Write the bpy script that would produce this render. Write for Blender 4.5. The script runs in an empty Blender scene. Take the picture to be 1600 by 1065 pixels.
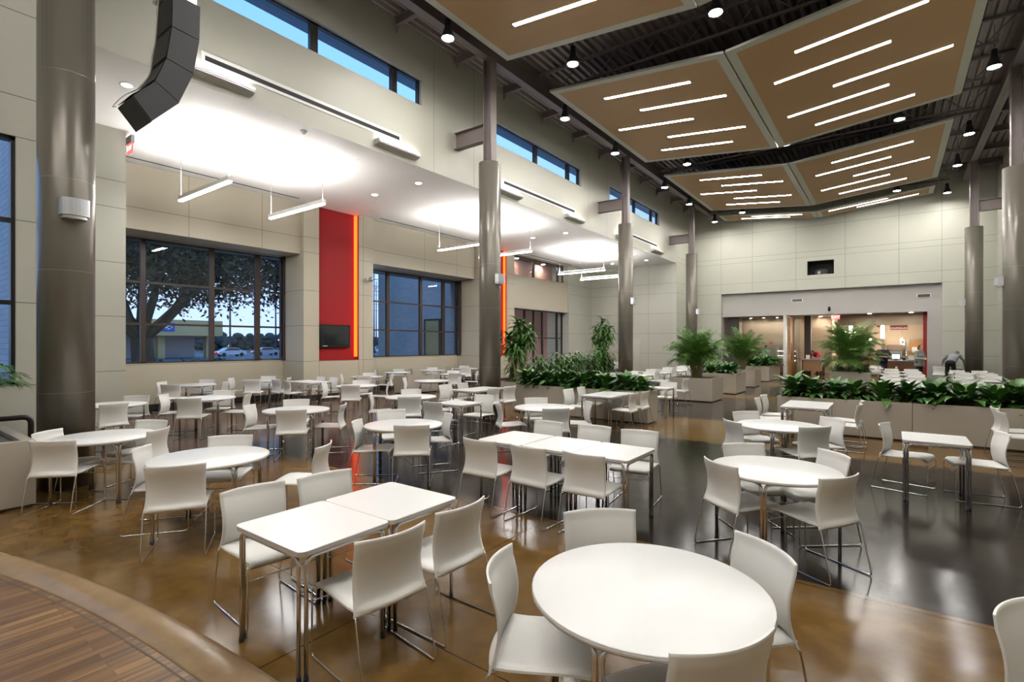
import bpy, math, random
from mathutils import Vector, Matrix
R = math.radians
sc = bpy.context.scene
COL = sc.collection
rnd = random.Random(11)

# ------------------------------------------------------------------ helpers
class MB:
    def __init__(s): s.v = []; s.f = []; s.m = []; s.smooth = []; s.mi = 0
    def face(s, idx, sm=False): s.f.append(tuple(idx)); s.m.append(s.mi); s.smooth.append(sm)
    def box(s, x0, y0, z0, x1, y1, z1):
        b = len(s.v)
        s.v += [(x0,y0,z0),(x1,y0,z0),(x1,y1,z0),(x0,y1,z0),(x0,y0,z1),(x1,y0,z1),(x1,y1,z1),(x0,y1,z1)]
        for q in ((0,3,2,1),(4,5,6,7),(0,1,5,4),(1,2,6,5),(2,3,7,6),(3,0,4,7)): s.face([b+i for i in q])
        return s
    def prism(s, poly, z0, z1, axis='z', sm=False):
        n = len(poly); b = len(s.v)
        def mk(p, h):
            if axis == 'z': return (p[0], p[1], h)
            if axis == 'x': return (h, p[0], p[1])
            return (p[0], h, p[1])
        for h in (z0, z1): s.v += [mk(p, h) for p in poly]
        lo = list(range(b, b+n)); hi = list(range(b+n, b+2*n))
        s.face(lo[::-1]); s.face(hi)
        for i in range(n):
            j = (i+1) % n
            s.face([b+i, b+j, b+n+j, b+n+i], sm)
        return s
    def tube(s, pts, r, n=8, closed=False, r2=None):
        pts = [Vector(p) for p in pts]; N = len(pts)
        b = len(s.v); up = None
        for i, p in enumerate(pts):
            if closed: t = (pts[(i+1) % N]-pts[i-1])
            else: t = pts[min(i+1, N-1)]-pts[max(i-1, 0)]
            t.normalize()
            if up is None:
                a = Vector((0,0,1)) if abs(t.z) < .9 else Vector((1,0,0))
                up = t.cross(a).normalized()
            else:
                up = (up - t*up.dot(t))
                if up.length < 1e-6: up = t.orthogonal()
                up.normalize()
            w = t.cross(up)
            rr = r if r2 is None else r+(r2-r)*i/max(1, N-1)
            for k in range(n):
                a = 2*math.pi*k/n
                q = p+up*(math.cos(a)*rr)+w*(math.sin(a)*rr)
                s.v.append(tuple(q))
        for i in range(N if closed else N-1):
            for k in range(n):
                k2 = (k+1) % n; i2 = (i+1) % N
                s.face((b+i*n+k, b+i*n+k2, b+i2*n+k2, b+i2*n+k), True)
        if not closed:
            s.face([b+k for k in range(n)][::-1]); s.face([b+(N-1)*n+k for k in range(n)])
        return s
    def lathe(s, prof, c=(0,0,0), n=20, sm=True, cap=True):
        b = len(s.v)
        for r, z in prof:
            for k in range(n):
                a = 2*math.pi*k/n
                s.v.append((c[0]+r*math.cos(a), c[1]+r*math.sin(a), c[2]+z))
        m = len(prof)
        for i in range(m-1):
            for k in range(n):
                k2 = (k+1) % n
                s.face((b+i*n+k, b+i*n+k2, b+(i+1)*n+k2, b+(i+1)*n+k), sm)
        if cap and prof[0][0] > 1e-5: s.face([b+k for k in range(n)][::-1])
        if cap and prof[-1][0] > 1e-5: s.face([b+(m-1)*n+k for k in range(n)])
        return s
    def sheet(s, g, th):
        nu, nv = len(g), len(g[0]); P = [[Vector(p) for p in row] for row in g]
        b = len(s.v); lay = []
        for i in range(nu):
            row = []
            for j in range(nv):
                du = P[min(i+1,nu-1)][j]-P[max(i-1,0)][j]; dv = P[i][min(j+1,nv-1)]-P[i][max(j-1,0)]
                row.append(du.cross(dv).normalized())
            lay.append(row)
        for sg in (.5, -.5):
            for i in range(nu):
                for j in range(nv): s.v.append(tuple(P[i][j]+lay[i][j]*th*sg))
        o = nu*nv
        I = lambda i, j, l: b+l*o+i*nv+j
        for i in range(nu-1):
            for j in range(nv-1):
                s.face((I(i,j,0),I(i+1,j,0),I(i+1,j+1,0),I(i,j+1,0)), True)
                s.face((I(i,j,1),I(i,j+1,1),I(i+1,j+1,1),I(i+1,j,1)), True)
        for i in range(nu-1):
            s.face((I(i,0,0),I(i,0,1),I(i+1,0,1),I(i+1,0,0))); s.face((I(i,nv-1,0),I(i+1,nv-1,0),I(i+1,nv-1,1),I(i,nv-1,1)))
        for j in range(nv-1):
            s.face((I(0,j,0),I(0,j+1,0),I(0,j+1,1),I(0,j,1))); s.face((I(nu-1,j,0),I(nu-1,j,1),I(nu-1,j+1,1),I(nu-1,j+1,0)))
        return s
    def ball(s, c, rx, ry=None, rz=None, n=10, m=7):
        ry = ry or rx; rz = rz or rx; b = len(s.v)
        s.v.append((c[0], c[1], c[2]-rz))
        for i in range(1, m):
            t = math.pi*i/m-math.pi/2
            for k in range(n):
                a = 2*math.pi*k/n
                s.v.append((c[0]+rx*math.cos(t)*math.cos(a), c[1]+ry*math.cos(t)*math.sin(a), c[2]+rz*math.sin(t)))
        s.v.append((c[0], c[1], c[2]+rz)); e = len(s.v)-1
        for k in range(n):
            k2 = (k+1) % n
            s.face((b, b+1+k2, b+1+k), True)
            for i in range(m-2): s.face((b+1+i*n+k, b+1+i*n+k2, b+1+(i+1)*n+k2, b+1+(i+1)*n+k), True)
            s.face((b+1+(m-2)*n+k, b+1+(m-2)*n+k2, e), True)
        return s
    def build(s, name, mats, parent=None, loc=None, rotz=0):
        me = bpy.data.meshes.new(name); me.from_pydata(s.v, [], s.f)
        for m in (mats if isinstance(mats, (list, tuple)) else [mats]): me.materials.append(m)
        me.polygons.foreach_set('material_index', s.m); me.polygons.foreach_set('use_smooth', s.smooth)
        me.update()
        o = bpy.data.objects.new(name, me); COL.objects.link(o)
        if parent: o.parent = parent
        if loc is not None: o.location = loc
        if rotz: o.rotation_euler.z = rotz
        return o

def fil(pts, r, k=4):
    P = [Vector(p) for p in pts]; out = [P[0]]
    for i in range(1, len(P)-1):
        a = (P[i-1]-P[i]); c = (P[i+1]-P[i])
        d = min(r, a.length*.49, c.length*.49)
        A = P[i]+a.normalized()*d; C = P[i]+c.normalized()*d
        for j in range(k+1):
            t = j/k
            out.append(A*(1-t)**2+P[i]*2*t*(1-t)+C*t*t)
    out.append(P[-1]); return out

def rrect(x0, y0, x1, y1, r, k=5):
    o = []
    for cx, cy, a0 in ((x1-r,y1-r,0),(x0+r,y1-r,90),(x0+r,y0+r,180),(x1-r,y0+r,270)):
        for j in range(k+1):
            a = R(a0+90*j/k); o.append((cx+r*math.cos(a), cy+r*math.sin(a)))
    return o

def tag(o, label, cat, group=None, kind=None):
    o['label'] = label; o['category'] = cat
    if group: o['group'] = group
    if kind: o['kind'] = kind
    return o
def thing(name, label, cat, loc=(0,0,0), rotz=0, group=None, kind=None):
    o = bpy.data.objects.new(name, None); COL.objects.link(o); o.empty_display_size = .2
    o.location = loc; o.rotation_euler = (0,0,rotz)
    return tag(o, label, cat, group, kind)
def struct(name, mb, mat, label, parent=None, cat='structure'):
    o = mb.build(name, mat, parent)
    if parent is None: tag(o, label, cat, None, 'structure')
    return o
KIDS = {}
def dup(root, loc, rotz, label, group=None):
    r = root.copy(); COL.objects.link(r); r.location = loc; r.rotation_euler = (0,0,rotz); r['label'] = label
    if group: r['group'] = group
    for ch in list(root.children):
        c = ch.copy(); COL.objects.link(c); c.parent = r
        for g in list(ch.children):
            d = g.copy(); COL.objects.link(d); d.parent = c
    return r

# ------------------------------------------------------------------ materials
def mat(name, col=(.8,.8,.8), rough=.5, metal=0, spec=.5, emit=None, es=0, coat=0, trans=0, noise=None, bump=0, bscale=20):
    m = bpy.data.materials.new(name); m.use_nodes = True
    nt = m.node_tree; b = nt.nodes['Principled BSDF']
    b.inputs['Base Color'].default_value = (*col, 1); b.inputs['Roughness'].default_value = rough
    b.inputs['Metallic'].default_value = metal; b.inputs['Specular IOR Level'].default_value = spec
    b.inputs['Coat Weight'].default_value = coat; b.inputs['Coat Roughness'].default_value = .05
    if emit: b.inputs['Emission Color'].default_value = (*emit, 1); b.inputs['Emission Strength'].default_value = es
    if noise:
        sc_, amt = noise
        tc = nt.nodes.new('ShaderNodeTexCoord'); n = nt.nodes.new('ShaderNodeTexNoise'); n.inputs['Scale'].default_value = sc_; n.inputs['Detail'].default_value = 4
        nt.links.new(tc.outputs['Object'], n.inputs['Vector'])
        mx = nt.nodes.new('ShaderNodeMix'); mx.data_type = 'RGBA'; mx.blend_type = 'MIX'
        mx.inputs[6].default_value = tuple(c*(1-amt) for c in col)+(1,); mx.inputs[7].default_value = tuple(min(1, c*(1+amt)) for c in col)+(1,)
        nt.links.new(n.outputs['Fac'], mx.inputs[0]); nt.links.new(mx.outputs[2], b.inputs['Base Color'])
        if bump:
            bp = nt.nodes.new('ShaderNodeBump'); bp.inputs['Strength'].default_value = bump; bp.inputs['Distance'].default_value = .02
            nt.links.new(n.outputs['Fac'], bp.inputs['Height']); nt.links.new(bp.outputs[0], b.inputs['Normal'])
    return m

def math_n(nt, op, a, b=None, c=None):
    n = nt.nodes.new('ShaderNodeMath'); n.operation = op
    for i, x in enumerate((a, b, c)):
        if x is None: continue
        if isinstance(x, (int, float)): n.inputs[i].default_value = x
        else: nt.links.new(x, n.inputs[i])
    return n.outputs[0]

def panel_mat(name, col, zs, hs=(), axis=1, rough=.45, w=.006):
    m = mat(name, col, rough); nt = m.node_tree; b = nt.nodes['Principled BSDF']
    g = nt.nodes.new('ShaderNodeNewGeometry'); sp = nt.nodes.new('ShaderNodeSeparateXYZ'); nt.links.new(g.outputs['Position'], sp.inputs[0])
    tot = None
    for lst, o in ((zs, sp.outputs[2]), (hs, sp.outputs[axis])):
        for z in lst:
            k = math_n(nt, 'COMPARE', o, z, w)
            tot = k if tot is None else math_n(nt, 'MAXIMUM', tot, k)
    n = nt.nodes.new('ShaderNodeTexNoise'); n.inputs['Scale'].default_value = .6
    mx0 = nt.nodes.new('ShaderNodeMix'); mx0.data_type = 'RGBA'
    mx0.inputs[6].default_value = tuple(c*.96 for c in col)+(1,); mx0.inputs[7].default_value = tuple(min(1, c*1.04) for c in col)+(1,)
    nt.links.new(g.outputs['Position'], n.inputs['Vector']); nt.links.new(n.outputs['Fac'], mx0.inputs[0])
    mx = nt.nodes.new('ShaderNodeMix'); mx.data_type = 'RGBA'
    nt.links.new(mx0.outputs[2], mx.inputs[6]); mx.inputs[7].default_value = (col[0]*.28, col[1]*.28, col[2]*.26, 1)
    if tot is not None: nt.links.new(tot, mx.inputs[0])
    else: mx.inputs[0].default_value = 0
    nt.links.new(mx.outputs[2], b.inputs['Base Color'])
    return m

def emis(name, col, s):
    m = bpy.data.materials.new(name); m.use_nodes = True; nt = m.node_tree; nt.nodes.clear()
    e = nt.nodes.new('ShaderNodeEmission'); e.inputs[0].default_value = (*col, 1); e.inputs[1].default_value = s
    o = nt.nodes.new('ShaderNodeOutputMaterial'); nt.links.new(e.outputs[0], o.inputs[0]); return m

def glass_mat(name, tint=(.92,.96,1), f=.045):
    m = bpy.data.materials.new(name); m.use_nodes = True; nt = m.node_tree; nt.nodes.clear()
    t = nt.nodes.new('ShaderNodeBsdfTransparent'); t.inputs[0].default_value = (*tint, 1)
    g = nt.nodes.new('ShaderNodeBsdfGlossy'); g.inputs['Roughness'].default_value = .0
    lw = nt.nodes.new('ShaderNodeLayerWeight'); lw.inputs['Blend'].default_value = .5
    k = math_n(nt, 'MULTIPLY_ADD', math_n(nt, 'POWER', lw.outputs['Facing'], 4.0), .55, f)
    mx = nt.nodes.new('ShaderNodeMixShader'); o = nt.nodes.new('ShaderNodeOutputMaterial')
    nt.links.new(k, mx.inputs[0]); nt.links.new(t.outputs[0], mx.inputs[1]); nt.links.new(g.outputs[0], mx.inputs[2]); nt.links.new(mx.outputs[0], o.inputs[0])
    return m

def brick_mat(name):
    m = mat(name, (.5,.5,.5), .8); nt = m.node_tree; b = nt.nodes['Principled BSDF']
    g = nt.nodes.new('ShaderNodeNewGeometry'); sp = nt.nodes.new('ShaderNodeSeparateXYZ'); cb = nt.nodes.new('ShaderNodeCombineXYZ')
    nt.links.new(g.outputs['Position'], sp.inputs[0])
    nt.links.new(math_n(nt, 'ADD', sp.outputs[0], sp.outputs[1]), cb.inputs[0]); nt.links.new(sp.outputs[2], cb.inputs[1])
    t = nt.nodes.new('ShaderNodeTexBrick'); nt.links.new(cb.outputs[0], t.inputs['Vector'])
    t.inputs['Color1'].default_value = (.42,.44,.46,1); t.inputs['Color2'].default_value = (.50,.51,.52,1); t.inputs['Mortar'].default_value = (.30,.31,.33,1)
    t.inputs['Scale'].default_value = 1; t.inputs['Brick Width'].default_value = .30; t.inputs['Row Height'].default_value = .10; t.inputs['Mortar Size'].default_value = .006
    nt.links.new(t.outputs['Color'], b.inputs['Base Color']); return m

def floor_mat():
    m = mat('polished_concrete', rough=.12, spec=.24); nt = m.node_tree; b = nt.nodes['Principled BSDF']; L = nt.links.new
    g = nt.nodes.new('ShaderNodeNewGeometry'); sp = nt.nodes.new('ShaderNodeSeparateXYZ'); L(g.outputs['Position'], sp.inputs[0])
    X, Y = sp.outputs[0], sp.outputs[1]
    def noise(s, d=4, dist=0):
        n = nt.nodes.new('ShaderNodeTexNoise'); n.inputs['Scale'].default_value = s; n.inputs['Detail'].default_value = d; n.inputs['Distortion'].default_value = dist
        L(g.outputs['Position'], n.inputs['Vector']); return n.outputs['Fac']
    def ramp(fac, stops, const=False):
        r = nt.nodes.new('ShaderNodeValToRGB'); e = r.color_ramp.elements
        if const: r.color_ramp.interpolation = 'CONSTANT'
        while len(e) < len(stops): e.new(.5)
        for el, (p, c) in zip(e, stops): el.position = p; el.color = (*c, 1)
        L(fac, r.inputs[0]); return r.outputs[0]
    n1 = noise(.9, 5, .15); n2 = noise(5, 4, .1)
    nn = math_n(nt, 'ADD', math_n(nt, 'MULTIPLY', n1, .65), math_n(nt, 'MULTIPLY', n2, .35))
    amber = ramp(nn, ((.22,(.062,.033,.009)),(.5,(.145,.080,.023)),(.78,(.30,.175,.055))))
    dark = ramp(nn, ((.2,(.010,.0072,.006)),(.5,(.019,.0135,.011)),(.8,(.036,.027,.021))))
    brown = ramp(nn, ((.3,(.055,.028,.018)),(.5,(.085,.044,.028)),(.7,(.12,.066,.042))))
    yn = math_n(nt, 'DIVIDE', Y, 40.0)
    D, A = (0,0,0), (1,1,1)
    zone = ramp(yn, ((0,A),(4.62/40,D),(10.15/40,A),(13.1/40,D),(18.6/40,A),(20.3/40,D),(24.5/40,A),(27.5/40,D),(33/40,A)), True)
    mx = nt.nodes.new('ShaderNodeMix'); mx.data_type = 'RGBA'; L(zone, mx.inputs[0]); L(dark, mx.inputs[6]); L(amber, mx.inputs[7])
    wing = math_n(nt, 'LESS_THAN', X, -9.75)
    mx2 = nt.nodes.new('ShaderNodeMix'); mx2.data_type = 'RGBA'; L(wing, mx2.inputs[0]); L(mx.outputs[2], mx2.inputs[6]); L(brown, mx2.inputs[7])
    # saw-cut joints
    jx = math_n(nt, 'LESS_THAN', math_n(nt, 'PINGPONG', math_n(nt, 'ADD', X, 2.97), 1.975), .004)
    jy = math_n(nt, 'LESS_THAN', math_n(nt, 'PINGPONG', math_n(nt, 'SUBTRACT', Y, 2.3), 1.16), .004)
    j = math_n(nt, 'MAXIMUM', jx, jy)
    mx3 = nt.nodes.new('ShaderNodeMix'); mx3.data_type = 'RGBA'; L(j, mx3.inputs[0]); L(mx2.outputs[2], mx3.inputs[6]); mx3.inputs[7].default_value = (.012,.01,.008,1)
    L(mx3.outputs[2], b.inputs['Base Color'])
    rr = nt.nodes.new('ShaderNodeMapRange'); rr.inputs[3].default_value = .09; rr.inputs[4].default_value = .22; L(n2, rr.inputs[0]); L(rr.outputs[0], b.inputs['Roughness'])
    return m

def plank_mat():
    m = mat('wood_planks', rough=.38); nt = m.node_tree; b = nt.nodes['Principled BSDF']; L = nt.links.new
    g = nt.nodes.new('ShaderNodeNewGeometry'); mp = nt.nodes.new('ShaderNodeMapping'); mp.inputs['Rotation'].default_value = (0,0,R(90)); L(g.outputs['Position'], mp.inputs[0])
    t = nt.nodes.new('ShaderNodeTexBrick'); L(mp.outputs[0], t.inputs['Vector']); t.inputs['Scale'].default_value = 1
    t.inputs['Brick Width'].default_value = .95; t.inputs['Row Height'].default_value = .062; t.inputs['Mortar Size'].default_value = .0012; t.offset = .37
    t.inputs['Color1'].default_value = (.155,.083,.036,1); t.inputs['Color2'].default_value = (.31,.185,.082,1); t.inputs['Mortar'].default_value = (.03,.015,.008,1)
    mp2 = nt.nodes.new('ShaderNodeMapping'); mp2.inputs['Scale'].default_value = (38,1.4,1); L(g.outputs['Position'], mp2.inputs[0])
    n = nt.nodes.new('ShaderNodeTexNoise'); n.inputs['Scale'].default_value = 1; n.inputs['Detail'].default_value = 5; L(mp2.outputs[0], n.inputs['Vector'])
    r = nt.nodes.new('ShaderNodeValToRGB'); r.color_ramp.elements[0].position = .3; r.color_ramp.elements[0].color = (.45,.42,.4,1); r.color_ramp.elements[1].position = .7; r.color_ramp.elements[1].color = (1.25,1.2,1.15,1)
    L(n.outputs['Fac'], r.inputs[0])
    mx = nt.nodes.new('ShaderNodeMix'); mx.data_type = 'RGBA'; mx.blend_type = 'MULTIPLY'; mx.inputs[0].default_value = 1
    L(t.outputs['Color'], mx.inputs[6]); L(r.outputs[0], mx.inputs[7]); L(mx.outputs[2], b.inputs['Base Color']); return m

ZJ = (1.29, 2.49, 3.68, 4.88, 5.47, 6.69, 6.99, 8.4)
M = dict(
 floor=floor_mat(), plank=plank_mat(), curb=mat('curb_concrete', (.27,.175,.085), .28, noise=(5,.4), bump=.35), curbdark=mat('curb_groove', (.085,.065,.055), .5, noise=(6,.2)),
 wall_hi=panel_mat('wall_upper_panel', (.47,.463,.40), (), (1.03,2.2,10.09,11.78,19.1,20.8,28.0)),
 wall_l=panel_mat('wall_lower_panel', (.47,.463,.40), ZJ, (-1.5,)),
 wall_far=panel_mat('wall_far_panel', (.49,.49,.42), ZJ, (-8.32,-6.57,-4.3,-1.97,.33,2.01), 0),
 wall_r=panel_mat('wall_side_panel', (.49,.49,.42), ZJ, tuple(32.7-2.4*i for i in range(1,15))),
 wall_wing=panel_mat('wing_panel', (.50,.45,.35), (1.29,2.49,3.68,4.96,5.47), (10.18,11.8,12.0,19.22,20.9)),
 wall_bulk=panel_mat('bulkhead_panel', (.50,.45,.35), (5.47,), (6.2,8.3,15.3,17.3)),
 wall_end=panel_mat('wing_end_panel', (.47,.463,.40), ZJ[:5], (-11.87,-13.9), 0),
 white=mat('ceiling_white', (.86,.85,.82), .7), plain=mat('grey_paint', (.46,.44,.42), .6), base=mat('baseboard_black', (.02,.02,.02), .4),
 steel=mat('mauve_steel', (.21,.172,.17), .5), deck=mat('roof_deck_grey', (.30,.26,.25), .5), joist=mat('joist_grey', (.16,.14,.135), .5),
 clad=mat('column_bronze', (.15,.136,.112), .3, .3), seam=mat('column_seam', (.33,.30,.26), .3, .5),
 sconce=mat('sconce_silver', (.62,.64,.68), .3, .6), alu=mat('aluminium', (.75,.75,.76), .3, .9),
 chrome=mat('chrome', (.78,.78,.8), .07, 1), blackrub=mat('black_rubber', (.012,.012,.012), .5),
 shell=mat('white_polypropylene', (.86,.85,.82), .38), top=mat('white_laminate', (.88,.885,.88), .3), edge=mat('table_edge', (.55,.52,.48), .4),
 frame=mat('window_frame_black', (.022,.018,.016), .4), framebr=mat('mullion_brown', (.045,.028,.022), .4), glass=glass_mat('window_glass', (.86,.91,.98), .045), cglass=glass_mat('clear_glass', (.93,.97,.97), .03),
 tan=mat('cloud_tan', (.42,.262,.122), .6, noise=(40,.04)), cloudrim=mat('cloud_rim', (.55,.56,.49), .5), cloudtop=mat('cloud_top', (.35,.33,.3), .8),
 strip_far=emis('strip_lens_dimmed', (1,.965,.90), 16), strip=emis('strip_lens', (1,.975,.925), 58), coneglow=emis('cone_lens', (1,.97,.915), 250), cone=mat('cone_black', (.014,.014,.016), .4),
 pend_dn=emis('pendant_lens', (1,.985,.96), 85), pend_up=emis('pendant_uplight', (1,.985,.96), 140), pend=mat('pendant_white', (.85,.85,.83), .4), pendend=emis('pendant_glowing_cap', (1,.98,.95), 1.2),
 wash_up=emis('washer_lamp', (1,.97,.92), 11), dl=emis('downlight_lens', (1,.97,.92), 90),
 slot=mat('slot_black', (.006,.006,.006), .6), trimw=mat('trim_white', (.78,.78,.76), .4),
 red=mat('red_panel', (.31,.012,.016), .55, spec=.2), orange=emis('orange_led', (1,.075,.010), 4.5), orange_edge=emis('orange_edge_led', (1,.22,.03), 9),
 tv=mat('tv_black', (.01,.01,.012), .25), screen=mat('tv_screen', (.012,.012,.018), .08, coat=.6),
 planter=mat('planter_beige', (.42,.375,.315), .32), gravel=mat('gravel', (.14,.125,.09), .9, noise=(45,.7), bump=.8), soil=mat('soil', (.035,.025,.016), .95, noise=(30,.5), bump=.8),
 leaf=mat('leaf_dark', (.055,.15,.03), .3, noise=(3,.55)), leaf2=mat('leaf_mid', (.075,.19,.035), .32, noise=(3,.5)), palm=mat('palm_green', (.085,.20,.03), .42, noise=(2,.45)), leafd=mat('leaf_dracaena', (.065,.17,.03), .38, noise=(3,.5)),
 shrubl=mat('leaf_blue_green', (.028,.072,.03), .38, noise=(3,.5)), stem=mat('stem', (.16,.15,.05), .6), trunk=mat('pale_trunk', (.42,.33,.2), .7, noise=(20,.3)),
 spk=mat('speaker_grille', (.018,.0195,.022), .55, noise=(120,.25)), spkb=mat('speaker_black', (.01,.01,.01), .5), cable=mat('grey_cable', (.42,.41,.38), .5),
 brick=brick_mat('grey_brick'), wood=mat('oak_veneer', (.40,.215,.085), .45, noise=(6,.18)), woodd=mat('walnut_veneer', (.15,.07,.032), .45, noise=(6,.25)), woodl=mat('counter_wood', (.34,.20,.10), .45, noise=(6,.2)),
 warm=mat('servery_wall', (.50,.40,.30), .7), warmg=mat('servery_taupe', (.36,.31,.25), .7), warmd=mat('servery_dark', (.10,.07,.055), .6), stainless=mat('stainless', (.5,.5,.5), .3, .9), redwall=mat('red_column_paint', (.33,.025,.022), .5),
 darkcol=mat('dark_column', (.06,.055,.052), .5), navy=mat('navy_cloth', (.012,.014,.028), .8), black=mat('black_cloth', (.008,.008,.009), .8), greyg=mat('grey_green_cloth', (.24,.27,.255), .85), greys=mat('grey_shirt', (.27,.285,.31), .85), blues=mat('light_blue_shirt', (.32,.38,.5), .85), redc=mat('red_cloth', (.45,.01,.025), .8), whitec=mat('white_cloth', (.7,.7,.68), .8),
 skin=mat('skin', (.52,.30,.21), .55), hairb=mat('hair_brown', (.07,.025,.015), .5), hairk=mat('hair_black', (.012,.009,.008), .5), hairg=mat('hair_grey', (.16,.145,.13), .6), eye=mat('eye_dark', (.02,.015,.015), .2), shoe=mat('shoe_black', (.01,.01,.01), .4),
 exitr=emis('exit_red', (1,.10,.09), 2.2), exitw=emis('exit_letters', (1,.65,.6), 3), signr=mat('sign_maroon', (.16,.022,.014), .5), signw=emis('sign_letters', (1,.9,.8), .9),
 monitor=emis('monitor_glow', (.55,.75,1), 2.2), bluebar=emis('fridge_header', (.03,.08,.6), 1.5), fridgein=emis('fridge_inside', (.75,.88,1), 1.6), lampw=emis('servery_lamp', (1,.88,.7), 640), case=emis('display_glow', (1,.9,.72), 2.6), tubew=emis('servery_tube', (1,.93,.8), 14),
 pink=mat('corridor_pink', (.62,.33,.25), .7), grass=mat('grass_dusk', (.07,.09,.035), .9, noise=(1,.4)), road=mat('asphalt', (.09,.09,.095), .7, noise=(.4,.2)), bark=mat('bark', (.045,.036,.03), .9, noise=(8,.4), bump=.5), oakleaf=mat('oak_leaf', (.035,.038,.014), .6), oakred=mat('oak_leaf_russet', (.12,.04,.025), .6),
 canopy=mat('canopy_tan', (.50,.37,.16), .6), bluesign=mat('blue_sign', (.02,.06,.4), .4), far=mat('distant_trees', (.055,.06,.05), .9, noise=(.5,.4)), bldg=mat('distant_building', (.38,.36,.36), .8), pole=mat('pole_grey', (.12,.12,.13), .6),
 car1=mat('car_white', (.6,.6,.62), .25, coat=.5), car2=mat('car_red', (.35,.03,.03), .25, coat=.5), car3=mat('car_silver', (.3,.32,.35), .25, .4, coat=.5), carglass=mat('car_glass', (.02,.025,.03), .1), tyre=mat('tyre', (.01,.01,.01), .7), taillight=emis('tail_light', (1,.08,.05), 6), headlight=emis('head_light', (1,.95,.8), 30), redsign=emis('red_pole_sign', (1,.1,.15), .8),
 rail=mat('dark_bronze_rail', (.035,.026,.028), .35, .4), paper=mat('paper_white', (.8,.8,.77), .6), yellow=mat('yellow_card', (.7,.55,.03), .5), steelcase=mat('projector_black', (.012,.012,.013), .4), doorp=mat('door_paint', (.52,.51,.43), .45), plate=mat('grey_plate', (.36,.37,.38), .4, .5), soffit_out=mat('outer_soffit_blue_grey', (.20,.22,.25), .7), orange2=mat('orange_panel', (.55,.12,.02), .6),
)

# ------------------------------------------------------------------ SETTING
# floor, stage
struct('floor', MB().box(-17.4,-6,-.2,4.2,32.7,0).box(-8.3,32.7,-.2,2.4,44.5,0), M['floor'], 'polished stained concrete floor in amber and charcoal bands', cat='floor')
ci, co, cc = 14.72, 14.96, (-2.2,-13.5)
def arc(r, z=None, x0=-8.6, x1=3.6, n=48):
    o = []
    for i in range(n+1):
        x = x0+(x1-x0)*i/n
        o.append((x, cc[1]+math.sqrt(r*r-(x-cc[0])**2)))
    return o
st = MB(); a = arc(ci-.012); st.prism([(-8.6,-6),(3.6,-6)]+a[::-1], .0, .115)
struct('floor_stage', st, M['plank'], 'low wood-plank stage floor with a curved front', cat='floor')
cb = MB(); A, B = arc(ci), arc(co)
prof = [(ci,0),(ci,.10),(ci+.012,.112),(co-.045,.12),(co-.012,.112),(co,.09),(co+.003,0)]
g = [[(p[0], p[1], z) for p in arc(r)] for r, z in prof]
b0 = len(cb.v)
for row in g: cb.v += row
n1 = len(g[0])
for i in range(len(g)-1):
    for j in range(n1-1): cb.face((b0+i*n1+j, b0+i*n1+j+1, b0+(i+1)*n1+j+1, b0+(i+1)*n1+j), True)
cb.mi = 1; gr = MB()
struct('trim_1', cb, [M['curb'], M['curbdark']], 'curved concrete curb edging the stage', cat='trim')
gr.v = []; A1, A2 = arc(ci-.055), arc(ci-.002)
for p in A1: gr.v.append((p[0],p[1],.117))
for p in A2: gr.v.append((p[0],p[1],.108))
for j in range(n1-1): gr.face((j, n1+j, n1+j+1, j+1)[::-1])
struct('trim_2', gr, M['curbdark'], 'dark joint strip between stage planks and curb', cat='trim')

# left wall (X=-10.15): low part with window + upper part with clerestories
SOF = 6.62; DK = 10.2; DW = 10.36
w = MB()
w.box(-10.4,-6,0,-10.15,-.6,DW).box(-10.4,-.6,0,-10.15,1.68,1.3).box(-10.4,-.6,4.88,-10.15,1.68,DW).box(-10.4,1.68,0,-10.15,2.35,DW)
struct('wall_left', w, M['wall_l'], 'cream panelled wall beside the front column', cat='wall')
CL = ((3.5,9.63),(12.3,18.45),(21.1,27.2)); ZC = (8.28,8.99)
w = MB(); y = 2.35
for a, b in CL:
    w.box(-10.4,y,SOF+.004,-10.15,a,DW).box(-10.4,a,SOF+.004,-10.15,b,ZC[0]).box(-10.4,a,ZC[1],-10.15,b,DW); y = b
w.box(-10.4,y,SOF+.004,-10.15,30.0,DW)
struct('wall_left_upper', w, M['wall_hi'], 'cream upper wall with clerestory windows over the window wing', cat='wall')
struct('wall_left_return', MB().box(-10.4,30.0,0,-10.15,32.7,DW), M['wall_r'], 'short cream return wall beside the last left column', cat='wall')
wn = [0]
def window(Y0, Y1, z0, z1, X, muls, trans, label, parent=None, glz='glass', dep=.1, fm='frame'):
    wn[0] += 1; m = MB(); d = dep/2; t = .045
    m.box(X-d,Y0,z0,X+d,Y0+t,z1).box(X-d,Y1-t,z0,X+d,Y1,z1).box(X-d,Y0,z0,X+d,Y1,z0+t).box(X-d,Y0,z1-t,X+d,Y1,z1)
    for q in muls:
        ww = .045
        if isinstance(q, tuple): q, ww = q
        m.box(X-d,q-ww,z0,X+d,q+ww,z1)
    for q in trans: m.box(X-d*.8,Y0,q-.03,X+d*.8,Y1,q+.03)
    o = m.build('window_%d' % wn[0], M[fm]); tag(o, label, 'window', None, 'structure')
    g = MB(); g.box(X-.006,Y0+.02,z0+.02,X+.006,Y1-.02,z1-.02).build('glass', M[glz], o)
    return o
cw = ('nearest the speaker array','above the second column','nearest the serving area')
for (a, b), nm in zip(CL, cw):
    window(a, b, ZC[0], ZC[1], -10.3, ((a+(3.0), .09), (b-.86, .09)), (), 'strip clerestory window high on the wall, '+nm)
window(-.6, 1.68, 1.3, 4.88, -10.27, (.5,), (2.49,3.68), 'tall black-framed window facing grey brick, beside the front column', dep=.14)
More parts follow.
